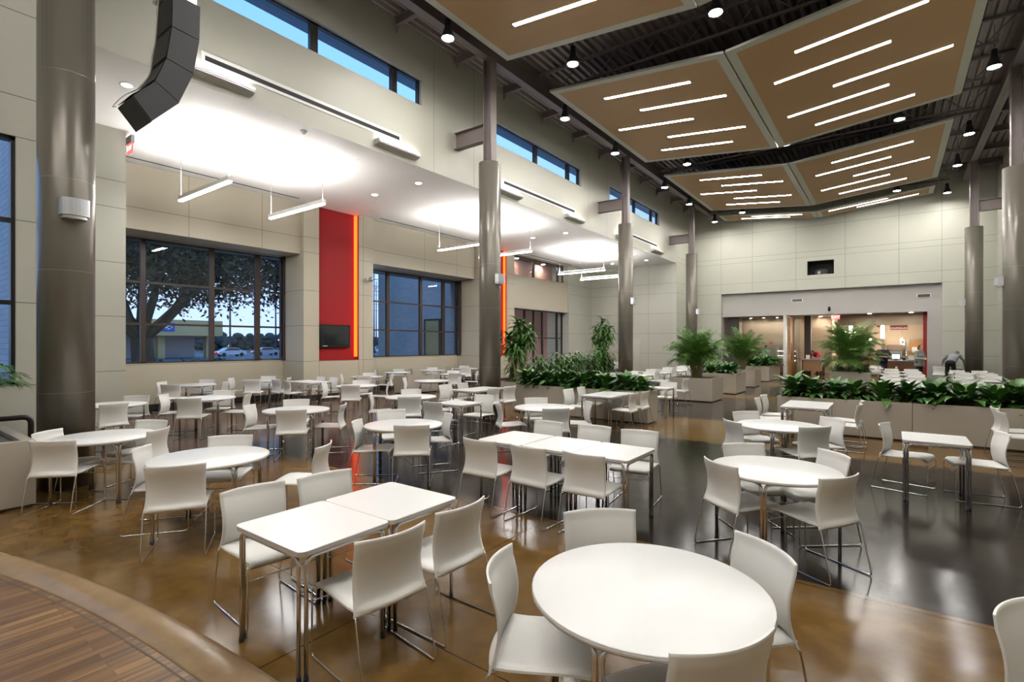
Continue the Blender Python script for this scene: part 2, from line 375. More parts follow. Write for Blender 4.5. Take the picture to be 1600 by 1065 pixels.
# other main-hall walls
w = MB(); X0, X1, ZO = -8.3, 2.02, 4.87
nx0, nx1, nz0, nz1 = -3.75, -2.48, 5.68, 6.46
w.box(-10.15,32.7,0,X0,33.0,DW).box(X1,32.7,0,4.2,33.0,DW).box(X0,32.7,ZO,X1,33.0,nz0).box(X0,32.7,nz1,X1,33.0,DW).box(X0,32.7,nz0,nx0,33.0,nz1).box(nx1,32.7,nz0,X1,33.0,nz1)
struct('wall_far', w, M['wall_far'], 'cream panelled end wall above the serving-area opening', cat='wall')
struct('wall_far_header', MB().box(X0,32.95,3.5,X1,33.3,ZO+.1).box(X1-.55,32.95,0,X1+.3,33.3,3.5).box(X0-.3,32.95,0,X0,33.3,3.5), M['plain'], 'plain grey header recessed above the serving opening', cat='wall')
struct('wall_right', MB().box(4.0,-6,0,4.2,32.7,DW), M['wall_r'], 'cream panelled wall on the side opposite the windows', cat='wall')
struct('wall_rear', MB().box(-10.4,-6.2,0,4.2,-6,DW), M['wall_l'], 'cream wall behind the stage', cat='wall')
# wing
struct('wall_wing_near', MB().box(-17.4,2.2,0,-10.4,2.4,SOF+.3).box(-17.4,2.4,0,-13.7,4.05,SOF), M['wall_l'], 'cream pier closing the near end of the window wing', cat='wall')
struct('wall_wing_far', MB().box(-17.4,30.0,0,-10.4,30.2,SOF), M['wall_end'], 'cream panelled end wall of the window wing', cat='wall')
struct('wall_window_sill', MB().box(-17.3,4.05,0,-17.05,9.6,1.32).box(-17.3,12.45,0,-17.05,18.55,1.32).box(-17.3,9.6,0,-16.881,9.75,1.32).box(-17.3,18.55,0,-16.881,18.7,1.32), M['wall_wing'], 'tan wall below the two big wing windows', cat='wall')
struct('wall_window_bulkhead', MB().box(-17.3,4.05,4.9,-15.95,9.6,SOF).box(-17.3,12.45,4.95,-15.95,18.55,SOF).box(-16.6,21.5,3.76,-15.85,27.1,5.52).box(-16.6,21.5,6.6,-15.85,27.1,SOF+.03), M['wall_bulk'], 'tan bulkheads above the wing windows', cat='wall')
def pilaster(y0, n):
    # y0 start, niche y0+.57 .. y0+2.2
    m = MB(); XF = -15.75
    m.box(-16.88,y0,0,XF,y0+.57,SOF).box(-16.88,y0+2.38,0,XF,y0+2.85,SOF).box(-15.79,y0+2.2,0,XF,y0+2.38,SOF).box(-16.88,y0+2.2,0,-15.79,y0+2.38,1.29).box(-16.88,y0+.57,0,XF,y0+2.2,1.29)
    return struct('wall_pilaster_%d' % n, m, M['wall_wing'], 'tan pilaster around the red niche %s' % ('with the full television' if n == 1 else 'behind the second column'), cat='wall')
pilaster(9.6, 1); pilaster(18.65, 2)
struct('wall_pilaster_3', MB().box(-17.3,27.1,0,-15.75,30.0,SOF), M['wall_end'], 'cream pilaster at the far corner of the wing', cat='wall')
for i, y0 in enumerate((10.17, 19.22)):
    t = thing('red_niche_panel', 'tall red wall panel %s' % ('behind the television, between the two big windows' if i == 0 else 'mostly hidden behind the second column'), 'wall panel', (-15.93,y0,1.29))
    MB().box(-.05,.003,.003,0,1.80,SOF-1.295).build('panel', M['red'], t)
    l = MB().box(.003,1.55,.12,.075,1.64,SOF-1.33).build('light_strip', M['orange'], t); l['label'] = 'glowing orange light strip'
window(4.05, 9.6, 1.32, 4.88, -17.15, ((5.47,.06),(7.31,.07),(8.75,.08)), (2.45,3.64), 'big black-framed window with the oak tree outside', fm='framebr')
window(12.45, 18.55, 1.32, 4.93, -17.15, ((14.3,.08),(16.2,.08),(17.65,.09)), (2.45,3.64), 'big black-framed window looking on to the brick entrance', fm='framebr')
for y in (9.6, 18.55):
    wn[0] += 1; m = MB()
    m.box(-17.15,y-.05,1.32,-17.09,y+.05,4.9).box(-16.93,y-.05,1.32,-16.88,y+.05,4.9)
    for z in (1.34,2.45,3.64,4.87): m.box(-17.15,y-.04,z-.03,-16.88,y+.04,z+.03)
    o = m.build('window_%d' % wn[0], M['framebr']); tag(o, 'narrow return pane at the corner of the %s window' % ('oak-tree' if y < 10 else 'brick-view'), 'window', None, 'structure')
    MB().box(-17.12,y-.006,1.34,-16.9,y+.006,4.88).build('glass', M['glass'], o)
window(21.5, 27.1, 5.52, 6.6, -16.2, ((23.9,.07),(26.5,.07)), (), 'orange-lit strip window above the corridor glazing')
window(21.5, 27.1, .02, 3.76, -16.25, (23.1,24.0,24.9,(26.5,.06)), (2.2,), 'dark storefront glazing behind the tall dracaena', glz='cglass')
struct('wall_corridor', MB().box(-19.6,21.3,0,-19.4,30,SOF).box(-19.6,21.1,0,-17.3,21.3,SOF).box(-19.6,21.3,SOF,-16.3,30,SOF+.1).box(-19.4,21.3,4.6,-16.3,27.1,4.7).box(-17.05,21.3,4.7,-16.95,27.1,SOF).box(-19.6,29.8,0,-17.3,30.0,SOF), M['pink'], 'pinkish corridor walls seen through the storefront', cat='wall')
# baseboards
bb = MB().box(-17.04,4.06,0,-17.02,9.6,.15).box(-17.04,12.45,0,-17.02,18.6,.15)
for y0 in (9.6,18.65): bb.box(-15.75,y0,0,-15.735,y0+2.85,.15)
bb.box(-16.9,9.585,0,-15.75,9.6,.15).box(-16.9,18.635,0,-15.75,18.65,.15).box(-15.75,27.1,0,-15.735,30,.15)
struct('baseboard_left', bb, M['base'], 'black baseboard along the window wall', cat='baseboard')
# soffit with three recessed trays
TR = ((4.2,8.25),(13.2,17.25),(22.2,26.25)); TX = (-13.4,-10.95)
s = MB(); s.box(-17.3,2.4,SOF,TX[0],30,SOF+.12).box(TX[1],2.4,SOF,-10.152,30,SOF+.003).box(TX[1],2.4,SOF+.003,-10.4,30,SOF+.12)
y = 2.4
for a, b in TR: s.box(TX[0],y,SOF,TX[1],a,SOF+.12); y = b
s.box(TX[0],y,SOF,TX[1],30,SOF+.12)
for a, b in TR:
    s.box(TX[0]-.02,a-.02,SOF+.02,TX[1]+.02,b+.02,SOF+.1)
struct('ceiling_wing', s, M['white'], 'white plaster soffit over the window wing with glowing recessed trays', cat='ceiling')
for i, (a, b) in enumerate(((2.6,9.3),(12.6,18.3),(21.6,27.0))):
    o = MB().box(-15.55,a,SOF-.004,-15.49,b,SOF+.01).build('slot_diffuser', M['slot']); tag(o, 'long black air slot in the soffit above the %s window' % ('oak-tree','brick-view','corridor')[i], 'air vent', 'soffit air slots')
# roof deck, joists, girders
d = MB(); x = -10.4; prof = []
while x < 4.2:
    prof += [(x,DK+.02),(x+.08,DK+.02),(x+.11,DK+.11),(x+.19,DK+.11)]; x += .22
N = len(prof); b0 = len(d.v)
for yy in (-6.1, 32.9): d.v += [(p[0],yy,p[1]) for p in prof]
for i in range(N-1): d.face((b0+i, b0+i+1, b0+N+i+1, b0+N+i)[::-1])
d.box(-10.5,-6.2,DK+.2,4.3,33.1,DK+.3)
struct('ceiling', d, M['deck'], 'exposed ribbed metal roof deck over the hall', cat='ceiling')
def ibeam(mb, p0, p1, h, wd, tw=.012, tf=.016):
    (x0,y0,z0), (x1,y1,z1) = p0, p1
    if abs(x1-x0) > abs(y1-y0):
        mb.box(x0,y0-wd/2,z0,x1,y0+wd/2,z0+tf).box(x0,y0-wd/2,z0+h-tf,x1,y0+wd/2,z0+h).box(x0,y0-tw/2,z0,x1,y0+tw/2,z0+h)
    else:
        mb.box(x0-wd/2,y0,z0,x0+wd/2,y1,z0+tf).box(x0-wd/2,y0,z0+h-tf,x0+wd/2,y1,z0+h).box(x0-tw/2,y0,z0,x0+tw/2,y1,z0+h)
for X, nm in ((-8.9,'on the window side'), (2.85,'on the wall side')):
    m = MB(); ibeam(m, (X,-6,9.68), (X,32.6,9.68), .52, .24)
    struct('beam_girder', m, M['steel'], 'long steel girder under the deck '+nm, cat='beam')
JY = [2.0+2.25*k for k in range(-2, 14)]
for k, y in enumerate(JY):
    for x0, x1, nm in ((-10.15,-8.9,'window'), (2.85,4.0,'far')):
        m = MB(); ibeam(m, (x0+.0,y,9.98), (x1,y,9.98), .24, .12)
        m.prism([(x0 if x0 < -5 else x1, 9.98),(x0+.12 if x0 < -5 else x1-.12, 9.98),(x0 if x0 < -5 else x1, 9.8)], y-.006, y+.006, 'y')
        if y > 5: struct('beam_stub', m, M['steel'], 'short steel stub beam from girder to %s wall, number %d from the stage' % (nm, k-1), cat='beam')
for k, y in enumerate(JY):
    if y < 4: continue
    m = MB(); m.box(-8.85,y-.05,10.13,2.8,y-.01,10.2).box(-8.85,y+.01,10.13,2.8,y+.05,10.2)
    m.box(-8.2,y-.035,9.52,2.2,y-.01,9.57).box(-8.2,y+.01,9.52,2.2,y+.035,9.57)
    nseg = 18; xs = [-8.6+(11.15)*i/nseg for i in range(nseg+1)]
    for i in range(nseg):
        z0, z1 = (10.15,9.55) if i % 2 == 0 else (9.55,10.15)
        m.tube([(xs[i],y,z0),(xs[i+1],y,z1)], .014, 5)
    struct('beam_joist', m, M['joist'], 'open-web steel roof joist, number %d from the stage' % (k-1), cat='beam')

# columns
def column(X, Y, n, sg):
    base = tag(MB().lathe([(.30,0),(.30,6.85),(.10,6.851)], n=32).build('column', M['clad'], None, (X,Y,0)), 'tall round bronze-clad column, %s' % n, 'column', None, 'structure')
    for z in (1.25,2.85,4.05,5.45):
        MB().lathe([(.3008,z-.003),(.3012,z+.003)], n=32, cap=False).build('seam_ring', M['seam'], base)
    m = MB(); m.box(-.13,-.13,6.84,-.11,.13,9.7).box(.11,-.13,6.84,.13,.13,9.7).box(-.12,-.01,6.84,.12,.01,9.7); m.build('steel_post', M['steel'], base)
    m = MB(); ibeam(m, ((-1.25 if sg < 0 else .12),0,7.5), ((-.12 if sg < 0 else 1.15),0,7.5), .47, .2); m.build('wall_bracket', M['steel'], base)
    MB().tube(fil([(.15,-.14,6.84),(.15,-.14,9.6)],.1), .012, 6).build('conduit', M['steel'], base)
    return base
CY = (1.97,11.0,20.0,28.8)
CN = ('nearest the stage','second on the window side','third on the window side','last on the window side')
for y, n in zip(CY, CN): column(-8.9, y, n, -1)
for y, n in ((20.05,'nearer one at the wall side'),(29.3,'farther one at the wall side')): column(2.85, y, n, 1)
def sconce(x, y, sg, lab):
    t = thing('column_sconce', lab, 'wall light', (x,y,3.53), 0 if sg > 0 else math.pi, 'column sconces')
    pr = [(0,-.15)]+[(.10+.07*math.cos(a), .15*math.sin(a)) for a in [R(-80+160*i/10) for i in range(11)]]+[(0,.15)]
    MB().prism(pr, 0.02, .24).build('housing', M['sconce'], t)
    MB().prism([(p[0]*.85,p[1]*.85) for p in pr], -.02, .02).build('lower_lens', M['alu'], t)
    MB().box(-.02,-.13,.0,.02,.13,.26).build('back_plate', M['alu'], t)
for y, n in zip(CY, ('front column','second window-side column','third window-side column','last window-side column')): sconce(-8.6, y, 1, 'silver half-round sconce on the '+n)
for y, n in ((20.05,'nearer wall-side column'),(29.3,'farther wall-side column')): sconce(2.55, y, -1, 'silver half-round sconce on the '+n)

# ------------------------------------------------------------------ CEILING CLOUDS & LIGHTS
RX, RZ, SL = -3.15, 8.72, .103
def cz(x): return RZ+abs(x-RX)*SL
def cloud(y0, y1, lights, nm, idx):
    t = thing('ceiling_cloud', 'folded tan ceiling panel with pale rim and strip lights, '+nm, 'ceiling panel', (0,0,0), 0, 'ceiling cloud panels')
    for xa, xb, ss in ((-8.0,RX-.02,-1), (RX+.02,1.66,1)):
        m = MB(); b = .2; TH = .06
        def quad(xa, xb, ya, yb, zo, mi):
            m.mi = mi; i0 = len(m.v)
            m.v += [(x, yy, cz(x)+zo) for yy in (ya, yb) for x in (xa, xb)]
            m.face((i0, i0+2, i0+3, i0+1))
        quad(xa+b, xb-b, y0+b, y1-b, -.002, 0)
        quad(xa, xb, y0, y0+b, 0, 1); quad(xa, xb, y1-b, y1, 0, 1); quad(xa, xa+b, y0+b, y1-b, 0, 1); quad(xb-b, xb, y0+b, y1-b, 0, 1)
        quad(xa, xb, y0, y1, TH, 2)
        m.mi = 1
        for (p, q) in (((xa,y0),(xb,y0)),((xb,y0),(xb,y1)),((xb,y1),(xa,y1)),((xa,y1),(xa,y0))):
            i0 = len(m.v); m.v += [(p[0],p[1],cz(p[0])),(q[0],q[1],cz(q[0])),(q[0],q[1],cz(q[0])+TH),(p[0],p[1],cz(p[0])+TH)]; m.face((i0,i0+1,i0+2,i0+3))
        m.build('panel', [M['tan'], M['cloudrim'], M['cloudtop']], t)
        r = MB()
        for x in (xa+.7, xb-.7):
            for yy in (y0+1.2, y1-1.2): r.tube([(x,yy,cz(x)+.06),(x,yy,10.2)], .006, 5)
        r.build('hanger_rods', M['steel'], t)
    for (xs, yl) in lights:
        xe = xs+2.48
        if xs < RX < xe: xs, xe = RX+.12, RX+2.6
        m = MB(); w = .05; i0 = len(m.v)
        for yy in (yl-w, yl+w):
            for x in (xs, xe): m.v += [(x,yy,cz(x)-.005),(x,yy,cz(x)+.004)]
        a_ = lambda i: i0+i
        for f in ((0,2,6,4),(1,5,7,3),(0,4,5,1),(2,3,7,6),(0,1,3,2),(4,6,7,5)): m.face([a_(i) for i in f])
        m.build('light_strip', M['strip' if idx != 4 else 'strip_far'], t)
    return t
LT = [(-6.77,1.10),(-6.16,2.30),(-7.44,3.56),(-6.2,4.82),(-6.87,6.05),(-1.84,1.22),(-2.48,2.42),(-1.26,3.8),(-2.52,4.9),(-1.93,6.2)]
cloud(-5.6, 1.6, [(x,-5.6+dy) for x, dy in LT], 'added unseen to light the stage', 0)  # unseen panel added behind the camera to light the stage
cloud(3.3, 10.6, [(x,3.3+dy) for x, dy in LT], 'nearest the camera', 1)
cloud(12.65, 19.9, [(x,12.65+dy) for x, dy in LT], 'second from the camera', 2)
cloud(22.0, 29.25, [(x,22.0+dy) for x, dy in LT], 'third from the camera', 3)
cloud(30.75, 32.3, [(-6.3,31.25),(-6.95,31.75),(-2.6,31.25),(-1.4,31.75)], 'half panel at the far wall', 4)

def cone_light(x, y, z, lab, first=[None]):
    if first[0] is None:
        t = thing('cone_pendant', lab, 'pendant light', (x,y,z), 0, 'black cone pendant lights')
        MB().lathe([(.15,-.01),(.152,.0),(.148,.02),(.085,.22),(.07,.30),(.068,.42),(.05,.45),(.012,.46)], n=18, cap=False).build('shade', M['cone'], t)
        MB().lathe([(.0001,.006),(.13,.006)], n=18).build('lens', M['coneglow'], t)
        MB().tube([(0,0,.46),(0,0,1.1)], .006, 6).build('stem', M['cone'], t)
        first[0] = t; return t
    return dup(first[0], (x,y,z), 0, lab)
words_ = ('nearest','second','third','fourth','fifth','farthest')
for y, n in zip((8.65,13.95,17.6,22.8,26.3,31.0), words_): cone_light(-8.25, y, 8.96, 'black cone pendant by the window-side girder, %s from the camera' % n)
for y, n in zip((11.3,20.3,29.6), ('nearest','middle','farthest')): cone_light(-6.45, y, 8.94, 'black cone pendant in the gap between ceiling panels, window half, %s' % n)
for y, n in zip((11.35,20.35), ('nearer','farther')): cone_light(-3.0, y, 8.94, 'black cone pendant on the ceiling fold line, %s of two' % n)
for y, n in zip((11.3,20.2,29.6), ('nearest','middle','farthest')): cone_light(.22, y, 8.94, 'black cone pendant in the gap between ceiling panels, wall half, %s' % n)
for y, n in zip((9.3,17.8,23.0,26.8,31.4), ('nearest','second','third','fourth','farthest')): cone_light(2.12, y, 8.94, 'black cone pendant by the wall-side girder, %s from the camera' % n)

PZ = 5.42
def pendant(x, y, lab, L=2.62, first=[None]):
    if first[0] is None:
        t = thing('linear_pendant', lab, 'pendant light', (x,y,PZ), 0, 'white linear pendants')
        MB().box(0,-.05,.03,L,.05,.13).build('housing', M['pend'], t)
        MB().box(.01,-.04,0,L-.01,.04,.03).build('diffuser', M['pend_dn'], t)
        MB().box(.02,-.03,.13,L-.02,.03,.134).build('uplight', M['pend_up'], t)
        m = MB()
        for xx in (.06, L-.06): m.tube([(xx,0,.12),(xx,0,SOF-PZ+.02)], .006, 6)
        m.build('hanger_rods', M['trimw'], t); first[0] = t; return t
    return dup(first[0], (x,y,PZ), 0, lab)
for (x, y), n in zip(((-14.22,5.33),(-14.17,7.6),(-13.9,14.05),(-13.75,16.3),(-13.75,22.6),(-13.95,25.3)),
    ('left one under the nearest glowing tray','second one under the nearest glowing tray','in front of the second column','just behind the second column','nearer one under the farthest tray','farther one under the farthest tray')):
    pendant(x, y, 'white linear pendant light, '+n)
for i, yb in enumerate((3.9,12.95,21.9)):
    for j, yy in enumerate((yb-.2, yb+4.15)):
        nm = ('nearest the camera','second bay','far bay')[i]
        t = thing('wall_washer', 'white louvred uplight on the upper wall, %s end of the %s slot' % (('near','far')[j], ('first','second','third')[i]), 'wall light', (-10.15,yy,6.74), 0, 'upper wall uplights')
        pr = [(0,0),(.16,.03),(.2,.09),(.2,.13),(.17,.15),(0,.15)]
        m = MB(); m.prism([(p[0],p[1]) for p in pr], 0, 1.35, 'y'); m.build('housing', M['trimw'], t)
        m = MB()
        for z in (.05,.08,.11): m.box(.17,.01,z,.205,1.34,z+.008)
        m.build('louvre', M['alu'], t)
        MB().box(.03,.04,.151,.16,1.31,.156).build('lamp', M['wash_up'], t)
    t = thing('wall_slot_grille', 'white-framed black slot on the upper wall, %s from the camera' % ('first','second','third')[i], 'air vent', (-10.15,yb+.25,7.04), 0, 'upper wall slots')
    MB().box(0,0,0,.015,4.75,.22).build('frame', M['trimw'], t)
    MB().box(.0,.06,.06,.018,4.69,.15).build('opening', M['slot'], t)
DLP = ((-11.24,3.34),(-13.2,10.5),(-11.2,10.5),(-12.9,19.0),(-11.2,19.0),(-13.3,28.0),(-11.2,28.0))
dl0 = None
for (x, y), n in zip(DLP, ('behind the speaker array','inner one of the first pair','outer one of the first pair','inner one of the second pair','outer one of the second pair','inner one of the last pair','outer one of the last pair')):
    lab = 'small round recessed downlight in the white soffit, '+n
    if dl0 is None:
        dl0 = thing('recessed_downlight', lab, 'ceiling light', (x,y,SOF), 0, 'soffit downlights')
        MB().lathe([(.085,-.006),(.11,-.006),(.112,.0)], n=20, cap=False).build('trim_ring', M['trimw'], dl0)
        MB().lathe([(.0001,-.004),(.087,-.004)], n=20).build('lens', M['dl'], dl0)
    else: dup(dl0, (x,y,SOF), 0, lab)
t = thing('ceiling_speaker', 'small white domed ceiling device beside the glowing tray', 'sensor', (-10.5,6.4,SOF), 0)
MB().lathe([(.075,0),(.075,-.012),(.05,-.05),(.03,-.06),(.0001,-.062)][::-1], n=16).build('housing', M['trimw'], t)
MB().lathe([(.035,-.056),(.028,-.066),(.0001,-.068)][::-1], n=12).build('lens', M['plate'], t)

# exit signs
def text_mesh(body, size, depth, m, parent, loc, rot):
    cu = bpy.data.curves.new('lettering', 'FONT'); cu.body = body; cu.size = size; cu.extrude = depth; cu.align_x = 'CENTER'; cu.align_y = 'CENTER'
    o = bpy.data.objects.new('lettering_src', cu); COL.objects.link(o); bpy.context.view_layer.update()
    me = bpy.data.meshes.new_from_object(o.evaluated_get(bpy.context.evaluated_depsgraph_get())); bpy.data.objects.remove(o)
    me.materials.clear(); me.materials.append(m)
    q = bpy.data.objects.new('lettering', me); COL.objects.link(q); q.parent = parent; q.location = loc; q.rotation_euler = rot; return q
t = thing('exit_sign', 'red lit EXIT sign hanging under the serving-area header', 'sign', (-2.42,32.9,3.32))
MB().box(-.19,0,-.11,.19,.04,.11).build('face', M['exitr'], t); text_mesh('EXIT', .2, .003, M['exitw'], t, (0,-.003,0), (R(90),0,0))
MB().box(-.02,0,.11,.02,.04,.2).build('mount', M['plate'], t)
t = thing('exit_sign', 'red EXIT sign hanging from the soffit beside the front pier', 'sign', (-13.80,4.16,6.30), R(0))
MB().box(-.15,-.012,-.13,.15,.012,.09).build('face', M['exitr'], t); text_mesh('EXIT', .14, .002, M['exitw'], t, (0,-.014,-.01), (R(90),0,0))
MB().box(-.17,-.03,.09,.17,.03,.26).build('mount', M['plate'], t)

# line-array speaker
FY = [3.38,3.37,3.29,3.10,2.76]; FZ = [6.93,6.42,5.89,5.39,5.0]; BY = [3.02,3.01,2.94,2.80,2.54]; BZ = [6.95,6.45,5.96,5.58,5.27]
t = thing('line_array_speaker', 'curved black line-array loudspeaker hanging beside the front column', 'speaker', (0,0,0))
for i in range(4):
    g_ = .006
    p = [(FY[i],FZ[i]-g_),(BY[i],BZ[i]-g_),(BY[i+1],BZ[i+1]+g_),(FY[i+1],FZ[i+1]+g_)]
    c = MB(); c.prism(p[::-1], -8.9, -8.3, 'x'); c.build('cabinet', M['spk'], t)
    q = [(p[1][0]-.004,p[1][1]-.02),(p[1][0]-.012,p[1][1]-.02),(p[2][0]-.012,p[2][1]+.02),(p[2][0]-.004,p[2][1]+.02)]
    MB().prism(q, -8.88, -8.32, 'x').build('rear_panel', M['spkb'], t)
e = [(FY[4],FZ[4]),(BY[4],BZ[4]),(BY[4]-.008,BZ[4]-.012),(FY[4]-.008,FZ[4]-.012)]
MB().prism(e[::-1], -8.89, -8.31, 'x').build('end_grille', M['spkb'], t)
MB().tube(fil([(-8.55,2.98,7.6),(-8.6,2.93,6.8),(-8.72,2.95,6.4),(-8.68,2.88,6.0),(-8.5,2.84,6.1),(-8.66,2.86,5.8),(-8.72,2.72,5.55),(-8.5,2.68,5.5)],.1), .012, 6).build('cable', M['cable'], t)
MB().tube(fil([(-8.6,2.70,5.52),(-9.0,2.62,5.5),(-9.05,2.5,5.3),(-8.85,2.5,5.26)],.15), .006, 6).build('cable', M['cable'], t)
m = MB(); m.box(-8.85,2.95,6.95,-8.35,3.35,7.05).tube([(-8.75,3.1,7.0),(-8.75,3.1,9.7)],.012,6).tube([(-8.45,3.1,7.0),(-8.45,3.1,9.7)],.012,6); m.build('rigging_frame', M['alu'], t)

# wall items: TVs, camera, grilles, projector
def tv(y0, lab):
    t = thing('wall_television', lab, 'television', (-15.93,y0,1.76))
    MB().box(.042,0,0,.11,1.27,.79).build('bezel', M['tv'], t)
    MB().box(.105,.05,.09,.113,1.22,.74).build('screen', M['screen'], t)
    MB().box(.108,.16,.035,.1125,.34,.052).build('badge', M['trimw'], t)
    MB().box(.003,.4,.2,.042,.9,.6).build('wall_mount', M['plate'], t)
tv(10.2, 'black flat television on the nearer red panel'); tv(19.25, 'black flat television on the red panel behind the second column')
t = thing('dome_camera', 'white dome security camera on the pilaster beside the red panel', 'camera', (-15.75,12.2,4.3))
MB().box(0,-.07,-.07,.05,.07,.07).build('wall_mount', M['trimw'], t); MB().tube([(0.03,0,.02),(.2,0,.06)],.02,8).build('arm', M['trimw'], t); MB().ball((.2,0,-.02),.09,n=14,m=9).build('dome', M['plate'], t)
for i, (x, z) in enumerate(((-4.27,4.33),(1.33,4.29))):
    t = thing('air_grille', 'small white wall grille on the grey header, %s' % ('above the coffee nook side' if i == 0 else 'near the wall-side columns'), 'air vent', (x,32.95,z))
    MB().box(-.28,-.02,-.1,.28,0,.1).build('frame', M['trimw'], t); MB().box(-.245,-.022,-.075,.245,-.019,.075).build('opening', M['slot'], t); m = MB()
    for k in range(4): m.box(-.24,-.026,-.06+.035*k,.24,-.02,-.05+.035*k)
    m.build('louvre', M['plate'], t)
t = thing('motion_sensor', 'small black sensor on the header above the exit sign', 'sensor', (-2.72,32.95,3.78))
MB().lathe([(.06,-.12),(.07,0),(.06,.12)], n=12).build('housing', M['tv'], t)
struct('wall_projector_niche', MB().box(nx0,33.7,nz0,nx1,33.75,nz1).box(nx0-.03,33.0,nz0,nx0,33.75,nz1).box(nx1,33.0,nz0,nx1+.03,33.75,nz1).box(nx0,33.0,nz0-.03,nx1,33.75,nz0).box(nx0,33.0,nz1,nx1,33.75,nz1+.03), M['slot'], 'dark recess in the end wall holding the projector', cat='wall')
t = thing('projector', 'dark projector sitting in the square recess of the end wall', 'projector', (-3.1,33.25,nz0))
MB().box(-.3,-.2,.06,.3,.25,.26).box(-.2,-.1,.26,.2,.2,.33).build('body', M['steelcase'], t); MB().lathe([(.07,0),(.08,.05)],(0,0,0),14).build('lens', M['screen'], t).matrix_local = Matrix.Translation((-.1,-.2,.15)) @ Matrix.Rotation(R(90),4,'X')
MB().box(-.25,-.15,0,.25,.15,.06).build('base', M['plate'], t)
t = thing('door_1', 'cream flush door in the wing end wall beside the third column', 'door', (-13.45,29.98,0), kind='structure')
MB().box(0,-.02,0,1.05,.02,2.2).build('door_leaf', M['doorp'], t); MB().box(.1,-.07,1.0,.16,-.02,1.12).build('door_handle', M['alu'], t)
m = MB()
for z in (.3,1.9): m.box(1.05,-.05,z,1.08,-.02,z+.12)
m.build('hinge', M['alu'], t)
t = thing('wall_plate', 'tall grey plate on the return wall behind the palm', 'panel', (-10.15,30.4,0)); MB().box(0,0,.2,.02,.6,1.9).build('plate', M['plate'], t)

# ------------------------------------------------------------------ FURNITURE
def chair_proto(lab):
    t = thing('sled_chair', lab, 'chair', (0,0,0), 0, 'white sled-base chairs')
    prof = [(.238,.405),(.248,.424),(.238,.440),(.205,.447),(.12,.446),(.02,.440),(-.08,.434),(-.16,.431),(-.215,.433),(-.252,.438)]
    g = []
    for u in [(-1+2*i/8) for i in range(9)]:
        row = []
        for k, (y, z) in enumerate(prof):
            w = .234 if k > 2 else .222
            row.append((u*w, y-.012*abs(u)**3*(1 if k < 3 else 0), z+.006*abs(u)**2*(k > 3)))
        g.append(row)
    MB().sheet(g, .012).build('seat', M['shell'], t)
    g = []; nv = 26
    for u in [(-1+2*i/16) for i in range(17)]:
        row = []
        for k in range(nv+1):
            v = (k/nv)**1.15; z = .412+.410*v
            w = .246-.014*math.sin(math.pi*v**.7)-.008*v
            y = -.258+.026*math.sin(math.pi*min(1, v*1.15))-.048*v*v
            y += .062*u*u*(.12+.88*v)
            y -= .034*(1-u*u)*math.exp(-((v-.06)/.05)**2)
            row.append((u*w, y, z))
        g.append(row)
    MB().sheet(g, .009).build('backrest', M['shell'], t)
    for sx in (-1, 1):
        m = MB()
        m.tube(fil([(sx*.15,.17,.432),(sx*.232,.225,.428),(sx*.238,.245,.40),(sx*.24,.247,.007),(sx*.24,-.352,.007),(sx*.240,-.262,.405),(sx*.225,-.235,.424),(sx*.17,-.12,.424)], .032, 4), .0058, 7)
        m.build('sled_leg', M['chrome'], t)
    m = MB(); m.tube([(-.238,.246,.335),(.238,.246,.335)], .0045, 6).build('crossbar', M['chrome'], t)
    return t
CH = [None]; NCH = [0]
def chair(x, y, face, lab, off=0):
    """x,y: middle of the backrest's top edge; face: heading in degrees"""
    a = R(face); px, py = x+.305*math.cos(a), y+.305*math.sin(a); rz = a-math.pi/2
    NCH[0] += 1
    if CH[0] is None:
        CH[0] = chair_proto(lab); CH[0].location = (px,py,0); CH[0].rotation_euler.z = rz; return CH[0]
    return dup(CH[0], (px,py,0), rz, lab)
def leg_frame(t, x0, y0, x1, y1, h, r=.0125):
    m = MB(); m.tube(fil([(x0,y0,.016),(x0,y0,h),(x1,y1,h),(x1,y1,.016)], .055, 6), r, 8); o = m.build('leg_frame', M['chrome'], t)
    for x, y in ((x0,y0),(x1,y1)): MB().lathe([(.0145,0),(.0155,.004),(.0145,.03)], (x,y,0), 10).build('foot', M['blackrub'], o)
def sq_proto(lab):
    t = thing('square_table', lab, 'table', (0,0,0), 0, 'white square tables')
    hx, hy = .378, .319
    m = MB(); m.prism(rrect(-hx,-hy,hx,hy,.045), .737, .74); m.mi = 1; m.prism(rrect(-hx,-hy,hx,hy,.045), .712, .7369); m.build('tabletop', [M['top'], M['edge']], t)
    a, b = hx-.022, hy-.022; c, d = hx-.05, hy-.05
    for y in (-b, b): leg_frame(t, -c, y, c, y, .697)
    for x in (-a, a): leg_frame(t, x, -d, x, d, .697)
    return t
def rd_proto(lab):
    t = thing('round_table', lab, 'table', (0,0,0), 0, 'white round tables')
    rr = .55
    m = MB(); m.lathe([(.0001,.74),(rr-.006,.74),(rr,.736)], n=56); m.mi = 1; m.lathe([(rr,.736),(rr,.716),(rr-.006,.712),(.0001,.712)], n=56); m.build('tabletop', [M['top'], M['edge']], t)
    q = .528
    P = [(q,0),(0,q),(-q,0),(0,-q)]
    for i in range(4):
        (x0,y0),(x1,y1) = P[i], P[(i+1)%4]; dx, dy = x1-x0, y1-y0; L = math.hypot(dx,dy); dx /= L; dy /= L
        leg_frame(t, x0+dx*.02, y0+dy*.02, x1-dx*.02, y1-dy*.02, .697, .0135)
    return t
TB = {}
def table(kind, x, y, lab, rz=0):
    if kind not in TB:
        TB[kind] = (sq_proto if kind == 's' else rd_proto)(lab); TB[kind].location = (x,y,0); TB[kind].rotation_euler.z = rz; return TB[kind]
    return dup(TB[kind], (x,y,0), rz, lab)
